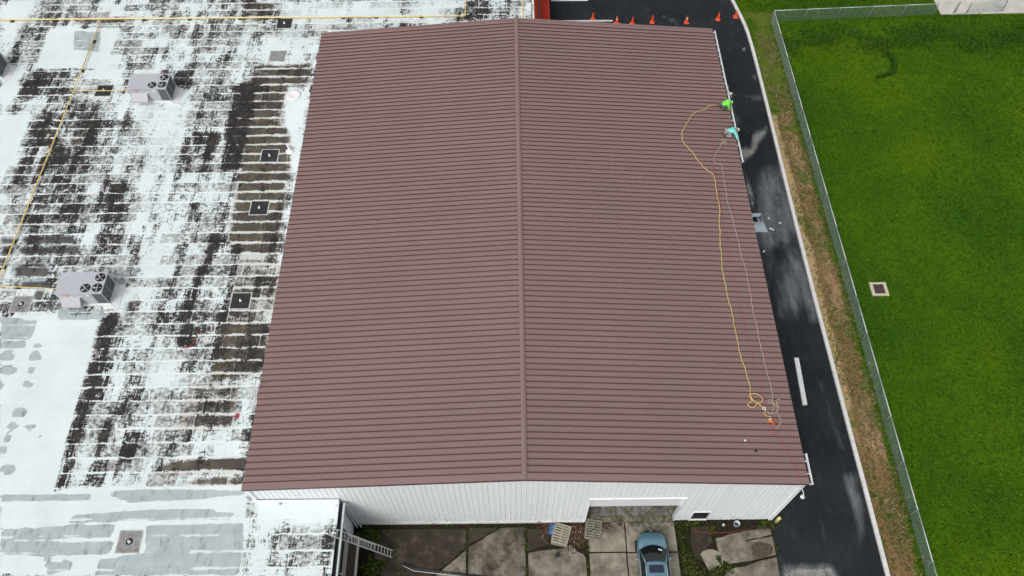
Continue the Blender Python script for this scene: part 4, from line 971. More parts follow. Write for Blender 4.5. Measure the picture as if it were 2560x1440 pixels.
for i, (x_, y_, l_, a_) in enumerate(((19.27,23.1,.16,1.5),(20.04,22.63,.18,-.5),(19.3,22.05,.36,-.55),(18.34,20.0,.2,.9))):
    tag(MB().add([(-l_/2,-.05,0),(l_/2,-.05,0),(l_/2,.05,0),(-l_/2,.05,0),(-l_/2,-.05,.03),(l_/2,-.05,.015),(l_/2,.05,.02),(-l_/2,.05,.04)], [(3,2,1,0),(4,5,6,7),(0,1,5,4),(1,2,6,5),(2,3,7,6),(3,0,4,7)]).build('metal_offcut', M['white'], None, loc=(x_, y_, -.018), rot=(0,0,a_)),
        ['tiny upright white offcut on drive near the sheet metal', 'small white offcut on drive, nearest to the kerb', 'longest white offcut beside the blue grey sheet metal', 'lone white offcut on the drive below the sheet metal'][i], 'scrap', 'white metal offcuts on the drive')

# ------------------------------------------------------------------ traffic cones
def cone_mesh():
    base = MB().bbox(-.20,.20,-.20,.20,0,.04,.015).mesh('base', M['conebase'])
    body = MB().lathe([(.145,.04),(.14,.06),(.045,.74),(.035,.76),(.028,.76)], n=14).mesh('cone_body', M['cone'], True)
    band = MB().lathe([(.0975,.405),(.074,.56)], n=14, closed=False).mesh('band', M['reflect'], True); return base, body, band
cb, cbo, cba = cone_mesh()
cl = ['leftmost orange traffic cone, standing against the white gutter length', 'second orange traffic cone from the left, at the gutter end', 'third orange traffic cone from the left', 'orange traffic cone in the middle of the row of seven', 'orange traffic cone, third from the kerb end of the row', 'orange traffic cone second from the kerb', 'orange traffic cone tucked right against the white kerb']
for i, (x_, y_) in enumerate(((7.19,46.26),(9.35,45.73),(10.78,45.6),(12.63,45.76),(15.78,45.68),(18.75,46.08),(20.42,46.38))):
    c_ = tag(empty('traffic_cone', (x_, y_, -.019), rng.uniform(0,1.5)), cl[i], 'traffic cone', 'orange cones across the far drive')
    obj('base', cb, c_); obj('cone_body', cbo, c_)
    if i % 3 == 1: obj('band', cba, c_)

# ------------------------------------------------------------------ ropes on the roof
def rope(name, label, pts, r, mat, cat='rope'):
    P_ = [Vector((x_, y_, rz(x_)+.076+r+.012*abs(math.sin(y_*8.3)))) for x_, y_ in pts]
    # smooth through the points
    Q = []
    for i in range(len(P_)-1):
        p0 = P_[max(i-1,0)]; p1 = P_[i]; p2 = P_[i+1]; p3 = P_[min(i+2,len(P_)-1)]
        n = max(2, int((p2-p1).length/.12))
        for k in range(n):
            t = k/n; q = .5*((2*p1)+(p2-p0)*t+(2*p0-5*p1+4*p2-p3)*t*t+(3*p1-p0-3*p2+p3)*t**3)
            w_ = .02*math.sin(q.y*3.1+q.x*2)+.012*math.sin(q.y*7.7); Q.append(q+Vector((w_, 0, 0)))
    Q.append(P_[-1]); return tag(MB().tube(Q, r, 5).build(name, mat, None, True), label, cat)
YR = [(14.29,27.92),(13.78,27.79),(13.61,27.48),(13.02,27.24),(12.59,26.98),(12.29,26.54),(12.05,26.1),(11.73,25.54),(11.54,25.15),(11.47,24.64),(11.52,24.08),(11.77,23.6),(12.0,23.25),(12.17,22.77),(12.4,22.36),(12.62,21.96),(13.02,21.52),(13.25,21.18),(13.19,20.23),(13.2,18.7),(13.0,17.21),(12.81,15.61),(12.64,13.45),(12.67,11.69),(12.75,9.99),(12.76,8.09),(12.9,6.78),(12.96,5.93),(13.05,5.54),(12.96,5.15),(13.02,4.76),(13.29,4.55),(13.59,4.64),(13.61,4.89),(13.34,5.1),(12.98,5.09),(12.87,4.92),(13.01,4.68),(12.72,4.51),(12.69,4.35),(12.93,4.24),(13.29,4.52),(13.41,4.36),(13.57,4.23)]
rope('yellow_rope', 'thick yellow safety rope snaking down the right roof slope', YR, .026, M['ropey'])
rope('yellow_lanyard', 'short yellow lanyard joining the rope to the orange anchor', [(13.62,4.2),(13.62,4.07),(13.54,3.91),(13.64,3.77),(13.86,3.7),(13.84,3.48)], .022, M['ropey'])
TR = [(14.27,24.56),(14.47,24.63),(14.53,24.38),(14.34,24.37),(14.22,24.24),(14.44,24.13),(14.56,24.26),(14.38,24.37),(14.22,24.24),(13.95,23.73),(13.63,23.16),(13.46,22.78),(13.45,22.42),(13.73,22.26),(13.89,22.09),(13.83,19.24),(13.97,16.93),(14.05,14.73),(14.14,12.91),(14.09,10.88),(14.11,9.21),(14.14,7.33),(14.21,6.3),(14.23,5.57),(14.21,5.01),(14.18,4.46),(14.09,4.13),(13.9,3.91),(13.69,4.04),(13.95,3.92),(14.28,4.03),(14.42,4.25),(14.48,4.41),(14.29,4.36),(14.17,4.57),(13.96,4.54),(13.95,4.73),(14.11,4.76),(14.17,4.57),(14.37,4.52),(14.61,4.69),(14.58,4.8),(14.44,4.74),(14.38,4.41),(14.42,4.25),(14.3,4.03),(14.38,3.76),(14.4,3.44),(14.22,3.17),(14.03,3.01)]
rope('tan_rope', 'tan safety rope running along the roof from the aqua shirted roofer', TR, .020, M['ropet'])
rope('red_line', 'thin dark red chalk line lying between the two ropes', [(14.35,33.31),(14.49,32.75),(14.74,32.33),(14.89,32.78),(14.7,33.11),(14.3,32.3),(14.06,29.74),(14.12,28.31),(14.12,27.71),(13.74,25.34),(13.25,21.99),(13.35,20.94),(13.26,15.94),(13.33,11.14),(13.46,8.38),(13.59,6.28),(13.75,4.29)], .009, M['roper'])
rope('red_line', 'red lifeline tangle leading over the near right roof corner', [(14.04,3.33),(14.2,3.6),(14.26,3.55),(14.04,3.33),(13.93,3.01),(14.16,3.02),(14.02,2.8),(13.87,2.69),(13.99,2.67),(14.11,2.75),(14.27,2.13),(14.52,1.37),(14.74,.52),(14.87,-.05)], .010, M['roper'])
an = tag(empty('rope_anchor', (13.82, 3.44, rz(13.82)+.074)), 'small orange rope grab with white hook on the roof', 'hardware')
MB().bbox(-.14,.14,-.05,.05,0,.07,.02).build('grab', M['orange'], an); MB().lathe([(.05,0),(.05,.04),(.02,.05)], n=10, c=(-.02,.12,0)).build('hook', M['white'], an); MB().bar((.1,-.04,.03),(.18,-.3,.02),.03,.03).build('strap', M['orange'], an)
kn = tag(empty('rope_shackle', (13.60, 4.22, rz(13.6)+.076)), 'white metal shackle where the yellow and tan ropes meet', 'hardware')
MB().tube([(.09*math.cos(t), .07*math.sin(t), .03) for t in np.linspace(0, 5.6, 10)], .026, 6).build('bow', M['white'], kn, True); MB().tube([(.09,-.06,.03),(.03,-.16,.03)], .024, 6).build('pin', M['alu'], kn)
tag(MB().lathe([(.075,0),(.075,.02),(.05,.03)], n=12).build('rubber_plug', M['rubber'], None, True, (12.71,1.72,rz(12.71)+.006)), 'round black rubber plug on the near roof slope', 'plug')
for i, (x_, y_, m_) in enumerate(((12.2,2.32,'white'),(12.43,2.24,'roper'))): tag(MB().lathe([(.05,0),(.06,.012),(.03,.02)], n=9).build('dropped_washer', M[m_], None, False, (x_, y_, rz(x_)+.006)), ['small white washer dropped on the brown roof', 'small pinkish washer dropped on the brown roof'][i], 'washer')
# ------------------------------------------------------------------ people (skin-modifier bodies, clothed)
def skin_mesh(name, verts, edges, mat, sub=2):
    """verts: list of (xyz, radius); grown into a smooth continuous surface"""
    bm = bmesh.new(); L_ = bm.verts.layers.skin.verify(); vv = []
    for k, (p_, r_) in enumerate(verts):
        v = bm.verts.new(p_); rr = r_ if isinstance(r_, tuple) else (r_, r_); v[L_].radius = rr; v[L_].use_root = (k == 0); vv.append(v)
    for a_, b_ in edges: bm.edges.new((vv[a_], vv[b_]))
    me = bpy.data.meshes.new(name+'_cage'); bm.to_mesh(me); bm.free()
    o = bpy.data.objects.new(name+'_cage', me); COL.objects.link(o)
    o.modifiers.new('skin', 'SKIN'); s_ = o.modifiers.new('sub', 'SUBSURF'); s_.levels = sub; s_.render_levels = sub
    dg = bpy.context.evaluated_depsgraph_get(); dg.update()
    out = bpy.data.meshes.new_from_object(o.evaluated_get(dg)); out.name = name
    bpy.data.objects.remove(o); bpy.data.meshes.remove(me)
    out.materials.clear(); out.materials.append(mat); out.polygons.foreach_set('use_smooth', [True]*len(out.polygons)); return out
def person(label, base, J, shirt, trousers, headgear, headmat, short=False):
    """J: joints relative to base: pelvis, chest, neck, head, and L/R shoulder, elbow, wrist, hip, knee, ankle, toe"""
    p_ = tag(empty('person', base), label, 'person')
    V = [(J['pelvis'], .12), (J['chest'], .13), (J['neck'], .055), (J['head'], (.085,.10))]; E_ = [(0,1),(1,2),(2,3)]
    hd = Vector(J['head']); nk = Vector(J['neck']); up = (hd-nk).normalized(); V.append((tuple(hd+up*.10), .075)); E_.append((3,4))
    fwd = Vector(J['face']).normalized(); V.append((tuple(hd+fwd*.105-up*.005), .018)); E_.append((3, len(V)-1))      # nose
    for s in 'LR':
        i0 = len(V)
        V += [(J[s+'shoulder'], .062), (J[s+'elbow'], .043), (J[s+'wrist'], .030)]; E_ += [(1,i0),(i0,i0+1),(i0+1,i0+2)]
        w_ = Vector(J[s+'wrist']); d_ = (w_-Vector(J[s+'elbow'])).normalized(); sd = d_.orthogonal().normalized(); pd = d_.cross(sd)
        V.append((tuple(w_+d_*.07), (.036,.020))); pk = len(V)-1; E_.append((i0+2, pk))
        for f in range(4):
            o_ = sd*(.030*(f-1.5)/1.5); L2 = (.055,.068,.062,.048)[f]
            V += [(tuple(w_+d_*.12+o_), .0095), (tuple(w_+d_*(.12+L2)+o_+pd*.025), .008)]; k = len(V); E_ += [(pk,k-2),(k-2,k-1)]
        V += [(tuple(w_+d_*.06+sd*.052), .010), (tuple(w_+d_*.10+sd*.068), .009)]; k = len(V); E_ += [(pk,k-2),(k-2,k-1)]
        i1 = len(V)
        V += [(J[s+'hip'], .095), (J[s+'knee'], .06), (J[s+'ankle'], .042), (J[s+'toe'], .038)]; E_ += [(0,i1),(i1,i1+1),(i1+1,i1+2),(i1+2,i1+3)]
    obj('body', skin_mesh('body', V, E_, M['skin']), p_)
    # shirt
    V = [(J['pelvis'], (.19,.16)), (tuple((Vector(J['pelvis'])+Vector(J['chest']))/2), (.205,.175)), (J['chest'], (.225,.18)), (tuple(Vector(J['chest']).lerp(nk, .75)), .085)]; E_ = [(0,1),(1,2),(2,3)]
    for s in 'LR':
        i0 = len(V); e_ = Vector(J[s+'elbow']); w_ = Vector(J[s+'wrist'])
        V += [(J[s+'shoulder'], .11), (tuple(e_), .080)]; E_ += [(2,i0),(i0,i0+1)]
        if not short: V.append((tuple(e_.lerp(w_, .92)), .058)); E_.append((i0+1,i0+2))
    obj('shirt', skin_mesh('shirt', V, E_, shirt), p_)
    V = [(J['pelvis'], (.17,.15))]; E_ = []
    for s in 'LR':
        i0 = len(V); V += [(J[s+'hip'], .125), (J[s+'knee'], .092), (tuple(Vector(J[s+'knee']).lerp(Vector(J[s+'ankle']), .85)), .066)]; E_ += [(0,i0),(i0,i0+1),(i0+1,i0+2)]
    obj('trousers', skin_mesh('trousers', V, E_, trousers), p_)
    for s in 'LR':
        a_ = Vector(J[s+'ankle']); t_ = Vector(J[s+'toe'])
        obj('boot', skin_mesh('boot', [(tuple(a_), .058), (tuple(a_.lerp(t_, .15)), .060), (tuple(t_), .046)], [(0,1),(1,2)], M['boot'], 1), p_)
    # eyes and mouth, ears
    sdv = fwd.cross(up).normalized()
    for s in (-1, 1):
        MB().lathe([(.002,-.010),(.011,-.004),(.011,.004),(.002,.010)], tuple(hd+fwd*.088+sdv*(s*.034)+up*.012), 8).build('eye', M['boot'], p_, True)
        MB().lathe([(.004,-.028),(.016,-.012),(.017,.010),(.005,.026)], tuple(hd+sdv*(s*.092)), 8).build('ear', M['skin'], p_, True)
    MB().bar(tuple(hd+fwd*.095-up*.048-sdv*.026), tuple(hd+fwd*.095-up*.048+sdv*.026), .010, .012).build('mouth', M['rust'], p_)
    # headgear: dome over the crown, with a brim
    dome = []; n = 14; q = up.rotation_difference(Vector((0,0,1))).inverted() if False else Vector((0,0,1)).rotation_difference(up)
    mb = MB(); mb.lathe([(.122,.045),(.121,.075),(.108,.118),(.075,.150),(.03,.166)], n=14)
    if headgear == 'cap': mb.add([(.06,-.085,.05),(.20,-.06,.042),(.215,0,.045),(.20,.06,.042),(.06,.085,.05),(.06,-.085,.06),(.20,-.06,.05),(.215,0,.053),(.20,.06,.05),(.06,.085,.06)], [(0,1,2,3,4),(9,8,7,6,5),(0,5,6,1),(1,6,7,2),(2,7,8,3),(3,8,9,4)])
    if headgear == 'hat': mb.lathe([(.20,.045),(.205,.052),(.12,.068)], n=16)
    h_ = mb.build({'cap': 'cap', 'hat': 'hat', 'hair': 'hair', 'hood': 'hood'}[headgear], headmat, p_, True)
    h_.rotation_mode = 'QUATERNION'; f0 = q @ Vector((1,0,0)); pf = (fwd-up*fwd.dot(up)).normalized(); ang_ = math.atan2(f0.cross(pf).dot(up), f0.dot(pf))
    h_.rotation_quaternion = Matrix.Rotation(ang_, 4, up).to_quaternion() @ q; h_.location = hd-up*.02
    return p_
zr = rz(14.7)+.072
# neon green hooded roofer squatting at the eave, bent over the gutter
person('roofer in neon green hooded top squatting at the right eave', (14.72, 27.62, zr), dict(
    pelvis=(-.02,0,.36), chest=(.30,.02,.60), neck=(.46,.04,.62), head=(.58,.05,.58), face=(.55,.05,-.85),
    Lshoulder=(.36,.22,.58), Lelbow=(.52,.28,.34), Lwrist=(.66,.26,.12), Rshoulder=(.36,-.18,.56), Relbow=(.42,-.27,.30), Rwrist=(.58,-.24,.08),
    Lhip=(-.02,.11,.33), Lknee=(.30,.16,.36), Lankle=(.06,.15,.085), Ltoe=(.24,.17,.06), Rhip=(-.02,-.11,.33), Rknee=(.26,-.20,.34), Rankle=(.02,-.18,.085), Rtoe=(.2,-.22,.06)),
    M['green'], M['darkgrey'], 'hood', M['green'])
# aqua shirt roofer kneeling and reaching along the eave
person('roofer in aqua shirt kneeling and reaching over the right eave', (14.70, 25.02, zr), dict(
    pelvis=(.02,.03,.36), chest=(.42,.10,.42), neck=(.60,.16,.40), head=(.73,.22,.34), face=(.6,.15,-.8),
    Lshoulder=(.47,.29,.40), Lelbow=(.66,.40,.20), Lwrist=(.74,.36,-.02), Rshoulder=(.49,-.08,.38), Relbow=(.62,-.24,.18), Rwrist=(.68,-.46,.03),
    Lhip=(.02,.13,.31), Lknee=(.25,.10,.075), Lankle=(-.20,.16,.07), Ltoe=(-.36,.16,.05), Rhip=(.03,-.09,.31), Rknee=(.32,-.20,.075), Rankle=(-.10,-.12,.07), Rtoe=(-.27,-.10,.05)),
    M['cyan'], M['grey'], 'cap', M['hat'])
# third roofer on the ladder beyond the eave
lx = lambda z: 17.0-1.5*z/7.7
person('roofer in navy top and pale hat on a ladder beyond the eave', (15.98, 29.55, 5.04), dict(
    pelvis=(.02,0,.92), chest=(-.06,-.04,1.30), neck=(-.12,.02,1.46), head=(-.18,.08,1.58), face=(-.85,.1,-.5),
    Lshoulder=(-.08,-.22,1.36), Lelbow=(-.26,-.32,1.22), Lwrist=(-.46,-.26,1.32), Rshoulder=(-.08,.18,1.37), Relbow=(-.24,.28,1.20), Rwrist=(-.44,.20,1.30),
    Lhip=(.02,-.10,.88), Lknee=(-.06,-.11,.50), Lankle=(.07,-.11,.085), Ltoe=(-.09,-.12,.05), Rhip=(.02,.10,.88), Rknee=(-.10,.11,.62), Rankle=(.02,.11,.37), Rtoe=(-.12,.12,.33)),
    M['navy'], M['boot'], 'hat', M['hat'])

# ------------------------------------------------------------------ car nosed up to the door
car = tag(empty('parked_car', (7.61, -.80, .022)), 'steel blue hatchback car with sunroof parked nose to the open shed door', 'car')
ST = [(0,.24,.32,.60),(.03,.44,.25,.69),(.10,.62,.21,.765),(.25,.76,.19,.825),(.52,.86,.18,.895),(.85,.885,.18,.955),(1.15,.90,.18,1.0),(1.6,.905,.18,1.01),(2.3,.91,.18,1.02),(3.0,.91,.18,1.03),(3.5,.90,.18,1.04),(3.9,.86,.19,1.03),(4.15,.80,.22,.98),(4.28,.66,.3,.85)]
def sec(d, w_, zb, zt):
    half = [(0, zt+.025), (.35*w_, zt+.022), (.68*w_, zt+.008), (.86*w_, zt-.02), (.95*w_, zt-.075), (.99*w_, zt-.17), (w_, zb+.42*(zt-zb)), (.985*w_, zb+.18*(zt-zb)), (.93*w_, zb+.02), (.80*w_, zb)]
    return [(x_, -d, z_) for x_, z_ in half]+[(-x_, -d, z_) for x_, z_ in reversed(half[1:])]
bmv = MB(); S_ = [sec(*s_) for s_ in ST]; n = len(S_[0])
Vc = [v for s_ in S_ for v in s_]
for k in range(len(ST)-1):
    for i in range(n):
        j = (i+1) % n
        if i == n//2: pass
        zc = (S_[k][i][2]+S_[k+1][j][2])/2; dk_ = -(S_[k][i][1]+S_[k+1][i][1])/2
        bmv.cur = 1 if (dk_ < .10 or (dk_ < .30 and zc < .74) or zc < .50) else 0
        bmv.f.append((k*n+i, (k+1)*n+i, (k+1)*n+j, k*n+j)); bmv.m.append(bmv.cur)
bmv.v = Vc; bmv.cur = 1; bmv.f += [tuple(range(n)), tuple((len(ST)-1)*n+i for i in range(n-1,-1,-1))]; bmv.m += [1, 0]
body = bmv.build('body', [M['car'], M['carblack']], car, True)
m_ = body.modifiers.new('sub', 'SUBSURF'); m_.levels = 1; m_.render_levels = 2
def surf(f, nu, nv, name, mat, parent, smooth=True, mat2=None):
    V = [f(i/nu, j/nv) for j in range(nv+1) for i in range(nu+1)]
    F = [(j*(nu+1)+i, j*(nu+1)+i+1, (j+1)*(nu+1)+i+1, (j+1)*(nu+1)+i) for j in range(nv) for i in range(nu)]
    return MB().add(V, F).build(name, mat, parent, smooth)
def ws(u, v):
    a_ = 2*u-1; b0 = Vector((.79*a_, -(.90+.27*a_*a_), 1.01-.012*a_*a_)); b1 = Vector((.59*a_, -(1.97+.05*a_*a_), 1.44-.035*a_*a_))
    p_ = b0.lerp(b1, v); p_.z += .055*v*(1-v)*4*.5; return tuple(p_)
surf(ws, 12, 6, 'windshield', M['glass'], car)
def rf(u, v):
    a_ = 2*u-1; d_ = 1.96+.05*a_*a_+v*1.72; return (.60*a_*(1-.04*v), -d_, 1.447-.035*a_*a_+.035*math.sin(v*2.4)-.02*v)
rfp = surf(rf, 10, 8, 'roof', M['car'], car)
def rw(u, v):
    a_ = 2*u-1; b0 = Vector((.576*a_, -(3.68+.05*a_*a_), 1.455-.035*a_*a_)); b1 = Vector((.74*a_, -(4.16-.03*a_*a_), 1.06)); return tuple(b0.lerp(b1, v))
surf(rw, 8, 4, 'rear_window', M['glass'], car)
for s in (-1, 1):
    def sg(u, v, s=s):
        d0 = 1.15+u*3.0; d1 = 2.0+u*1.70; b0 = Vector((s*.83, -d0, 1.0)); b1 = Vector((s*.60, -d1, 1.412+.02*math.sin(u*3)));
        return tuple(b0.lerp(b1, v if s > 0 else v))
    o = surf(sg, 8, 3, 'side_window', M['glass'], car)
    MB().tube([(s*.80,-1.15,1.005),(s*.70,-1.58,1.235),(s*.605,-2.0,1.415)], .030, 8).build('pillar', M['car'], car, True)
    MB().tube([(s*.60,-2.02,1.425),(s*.61,-2.5,1.455),(s*.605,-3.2,1.455),(s*.585,-3.65,1.43)], [.022,.026,.026,.02], 8).build('roof_rail', M['chrome'], car, True)
    MB().tube([(s*.845,-1.25,1.012),(s*.862,-2.0,1.020),(s*.862,-3.0,1.028),(s*.84,-3.7,1.032)], .016, 6).build('belt_trim', M['chrome'], car, True)
    mr = MB(); mr.lathe([(.02,-.06),(.075,-.045),(.085,.02),(.06,.07),(.02,.085)], n=10); mo = mr.build('mirror', M['car'], car, True, (s*.985,-1.70,1.0)); mo.scale = (1.25,.75,.85); mo.rotation_euler = (0,0,s*.35)
    MB().bar((s*.84,-1.62,.985),(s*.95,-1.69,.985),.05,.035).build('mirror_arm', M['carblack'], car)
    hl = MB().add([(s*.46,-.10,.725),(s*.62,-.19,.745),(s*.755,-.38,.80),(s*.67,-.35,.828),(s*.50,-.19,.790)], [(0,1,2,3,4)] if s > 0 else [(4,3,2,1,0)])
    hl.v = [(a_, b_+.0, c_+.012) for a_, b_, c_ in hl.v]; hl.build('headlight', M['lamp'], car)
    for d_ in (.82, 3.45):
        w_ = empty('x'); bpy.data.objects.remove(w_)
        wo_ = MB().lathe([(.22,-.10),(.31,-.10),(.33,-.06),(.33,.06),(.31,.10),(.22,.10)], n=22).build('wheel', M['rubber'], car, True, (s*.83,-d_,.33), (0, math.pi/2, 0))
        MB().lathe([(.05,.05),(.10,.09),(.205,.10),(.218,.10),(.218,.02)], n=18).build('rim', M['alu'], wo_, True, (0,0,0) if s > 0 else (0,0,0), (0,0,0) if s > 0 else (math.pi,0,0))
sr = surf(lambda u, v: (.43*(2*u-1)*(1-.03*(2*v-1)**2), -(2.15+.44*v), 1.458-.035*(.43/.6*(2*u-1))**2+.035*math.sin((2.15+.44*v-1.96)/1.72*2.4)), 8, 4, 'sunroof', M['sunroof'], car)
MB().add([ws(.68,.20), ws(.82,.20), ws(.82,.30), ws(.68,.30)], [(0,1,2,3)]).build('parking_paper', M['paper'], car, loc=(0,.006,.012))
for k, x_ in enumerate((-.35,.12)): MB().bar((x_,-1.04,1.035),(x_+.46,-1.24,1.105),.018,.012).build('wiper', M['carblack'], car)
MB().box(-.34,.34,-.012,.02,.44,.58).build('grille', M['carblack'], car); MB().bar((-.1,-.005,.665),(.1,-.005,.665),.02,.05).build('bonnet_badge', M['chrome'], car)

# ------------------------------------------------------------------ pallets
def pallet(parent, mat, zoff, rot=0, dx=0, dy=0, name='deck'):
    holder = MB().box(-.5,-.41,-.6,.6,.022,.11).build('stringer', mat, parent, loc=(dx,dy,zoff), rot=(0,0,rot))
    for x_ in (-.045,.41): MB().box(x_,x_+.09,-.6,.6,.022,.11).build('stringer', mat, holder)
    for i in range(8): MB().box(-.5,.5,-.6+i*.1575,-.6+i*.1575+(.088 if i not in (0,7) else .097),.1105,.13).build('deck_board', mat, holder, loc=(rng.uniform(-.008,.008),0,rng.uniform(0,.002)), rot=(0,0,rng.uniform(-.01,.01)))
    for i in range(3): MB().box(-.5,.5,-.6+i*.55,-.5+i*.55,0,.0215).build('base_board', mat, holder)
pA = tag(empty('pallet_stack', (2.27,-.80,-.03), math.atan2(-.27,.86)), 'two stacked grey wooden pallets beside the blue tarp and dead leaves', 'pallet')
pallet(pA, M['wood2'], 0, .09, -.03, -.07); pallet(pA, M['wood'], .134)
pB = tag(empty('wooden_pallet', (4.24,-.52,.022), math.atan2(-.14,.9)), 'single broken wooden pallet against the door edge', 'pallet')
pallet(pB, M['wood2'], 0)
MB().bar((-.1,-.12,.145),(.22,.28,.145),.05,.02).build('loose_slat', M['plank'], pB)
# blue tarp scrap
V = []; F = []; q = random.Random(4); nx, ny = 6, 10
for j in range(ny+1):
    for i in range(nx+1): V.append((-.17+.34*i/nx+q.uniform(-.04,.04), -.36+.72*j/ny+q.uniform(-.03,.03), .012+q.uniform(0,.13)*(0 < i < nx)*(0 < j < ny)))
for j in range(ny):
    for i in range(nx): a0 = j*(nx+1)+i; F.append((a0,a0+1,a0+nx+2,a0+nx+1))
tag(MB().add(V, F).build('blue_tarp', M['tarp'], None, False, (1.72,-.42,-.02), (0,0,-.25)), 'crumpled bright blue tarp scrap beside the pallet stack', 'tarp')

# ------------------------------------------------------------------ small yard things
bo = tag(empty('bollard', (15.45,-.16,-.03)), 'pale yellow steel bollard at the near right shed corner', 'bollard')
MB().lathe([(.11,0),(.11,.86),(.10,.92),(.06,.965),(.02,.98)], n=16).build('post', M['yellow'], bo, True)
bk = tag(empty('bucket', (12.99,-.30,-.04)), 'grey bucket standing open against the shed wall', 'bucket')
MB().lathe([(.14,0),(.17,.34),(.185,.34),(.185,.37),(.165,.37),(.135,.03)], n=16, closed=False).build('pail', M['galv'], bk, True); MB().lathe([(.13,.05),(.02,.06)], n=14).build('contents', M['blackmetal'], bk)
MB().tube([(.18*math.cos(t), .02+.10*math.sin(t), .35-.10*math.sin(t)) for t in np.linspace(0, math.pi, 10)], .008, 5).build('handle', M['galv'], bk)
ps = tag(empty('pipe_stub', (12.17,-.36,-.04)), 'short capped pale pipe stub in the bed by the wall', 'pipe'); MB().lathe([(.07,0),(.07,.26),(.085,.26),(.085,.32),(.05,.34)], n=12).build('pipe', M['beige'], ps, True); MB().lathe([(.05,.341),(.03,.36)], n=10).build('cap', M['hat'], ps)
# gooseneck barn light near the roof corner
bl = tag(empty('barn_light', (15.0,-.02,6.62)), 'white gooseneck barn light under the near right roof corner', 'lamp')
MB().lathe([(.06,0),(.06,.025)], n=12).build('wall_plate', M['white'], bl, True, None, (math.pi/2,0,0))
MB().tube([(0,-.02,0),(0,-.16,.10),(0.02,-.34,.14),(.03,-.52,.10),(.03,-.58,.0)], .022, 8).build('arm', M['white'], bl, True)
MB().lathe([(.125,-.12),(.115,-.07),(.06,-.03),(.035,.03),(.03,.05)], n=16, closed=False).build('shade', M['white'], bl, True, (.03,-.58,-.02))
MB().lathe([(.02,-.11),(.04,-.08),(.03,-.04)], n=10).build('bulb', M['lamp'], bl, True, (.03,-.58,-.02))
# fixture plates on the gable
tag(MB().box(-12.72,-12.34,-.04,-.012,5.75,5.79).build('wall_bracket', M['galv']), 'small metal bracket on gable above the low wing roof', 'bracket')
tag(MB().box(14.1,14.34,-.045,-.012,1.55,1.60).build('wall_bracket', M['white']), 'short white bracket on the gable left of the bollard', 'bracket')
# fallen handrail in the yard
hr_ = tag(empty('fallen_handrail', (-7.28,-2.5,.012)), 'black bent metal handrail lying in the wet yard', 'handrail')
MB().tube([(0,0,.06),(.69,-.33,.06),(1.4,-.42,.06),(2.74,-.58,.06),(5,-.85,.06)], .016, 6).build('rail', M['gutterwhite'], hr_, True)
MB().tube([(.05,.14,.035),(.72,-.19,.035),(1.42,-.28,.035),(2.76,-.44,.035),(5,-.71,.035)], .05, 6).build('rail', M['blackmetal'], hr_, True)
for k in range(5): MB().bar((.75+k*.55,-.34-k*.07,.05),(.77+k*.55,-.2-k*.07,.04),.025,.02).build('baluster', M['blackmetal'], hr_)
tag(MB().lathe([(.10,.0),(.15,.03),(.15,.05),(.10,.06),(.09,.03)], n=14).build('old_tyre_ring', M['rubber'], None, True, (2.02,-1.98,.006)), 'small dark rubber ring on the concrete below the pallets', 'ring')
tag(MB().tube([(3.05,-1.62,.03),(3.05,-1.98,.03),(2.75,-2.0,.03),(2.73,-1.8,.03)], .022, 5).build('pvc_pipe', M['beige']), 'bent thin beige plastic pipe by the leaf pile', 'pipe')
tag(MB().tube([(10.4,-.62,.0),(11.3,-.80,.01),(12.6,-.75,.01),(13.8,-.55,.01)], .010, 5).build('red_hose', M['roper'], None, True), 'thin red hose along the foot of the shed wall', 'hose')
# ------------------------------------------------------------------ vegetation (real blades and leaves; uncountable, so stuff)
def tufts(name, X, Y, Z, h, w, nb, mat, lean=.5):
    n = len(X); V = np.zeros((n, nb, 3, 3), np.float32)
    for b in range(nb):
        a0 = nrg.uniform(0, 2*np.pi, n); hh = h*nrg.uniform(.6, 1.3, n); ln = hh*lean*nrg.uniform(.2, 1.6, n); ww = w*nrg.uniform(.6, 1.4, n)
        ox = nrg.uniform(-1, 1, n)*w*1.5; oy = nrg.uniform(-1, 1, n)*w*1.5
        V[:, b, 0] = np.stack([X+ox-np.sin(a0)*ww, Y+oy+np.cos(a0)*ww, Z-.01], -1); V[:, b, 1] = np.stack([X+ox+np.sin(a0)*ww, Y+oy-np.cos(a0)*ww, Z-.01], -1)
        V[:, b, 2] = np.stack([X+ox+np.cos(a0)*ln, Y+oy+np.sin(a0)*ln, Z+hh], -1)
    me = np_mesh(name, V.reshape(-1, 3), np.arange(n*nb*3).reshape(-1, 3), mat); o = obj(name, me); o['kind'] = 'stuff'; return o
def leaves(name, X, Y, Z, s_, mat, parent=None):
    """small rhombic leaves with random tilt"""
    n = len(X); a0 = nrg.uniform(0, 6.283, n); t = nrg.uniform(-.7, .7, n); sz = s_*nrg.uniform(.5, 1.5, n)
    c, s = np.cos(a0), np.sin(a0); V = np.zeros((n, 4, 3), np.float32)
    for k, (u, v) in enumerate(((-1, 0), (0, -.55), (1, 0), (0, .55))):
        V[:, k] = np.stack([X+sz*(u*c-v*s), Y+sz*(u*s+v*c), Z+sz*(u*np.sin(t)+v*.4*np.cos(a0*3))], -1)
    me = np_mesh(name, V.reshape(-1, 3), np.arange(n*4).reshape(-1, 4), mat); o = obj(name, me, parent); o['kind'] = 'stuff'; return o
n = 90000; X = nrg.uniform(24.0, 52, n); Y = nrg.uniform(-8, 46.3, n)
k = ~((np.abs(X-26.08) < .62) & (np.abs(Y-16.56) < .60)); X, Y = X[k], Y[k]
tag(tufts('lawn_grass', X, Y, np.full(len(X), -.06), .11, .055, 2, M['blades'], 1.0), 'mown green grass of the fenced lawn', 'grass')
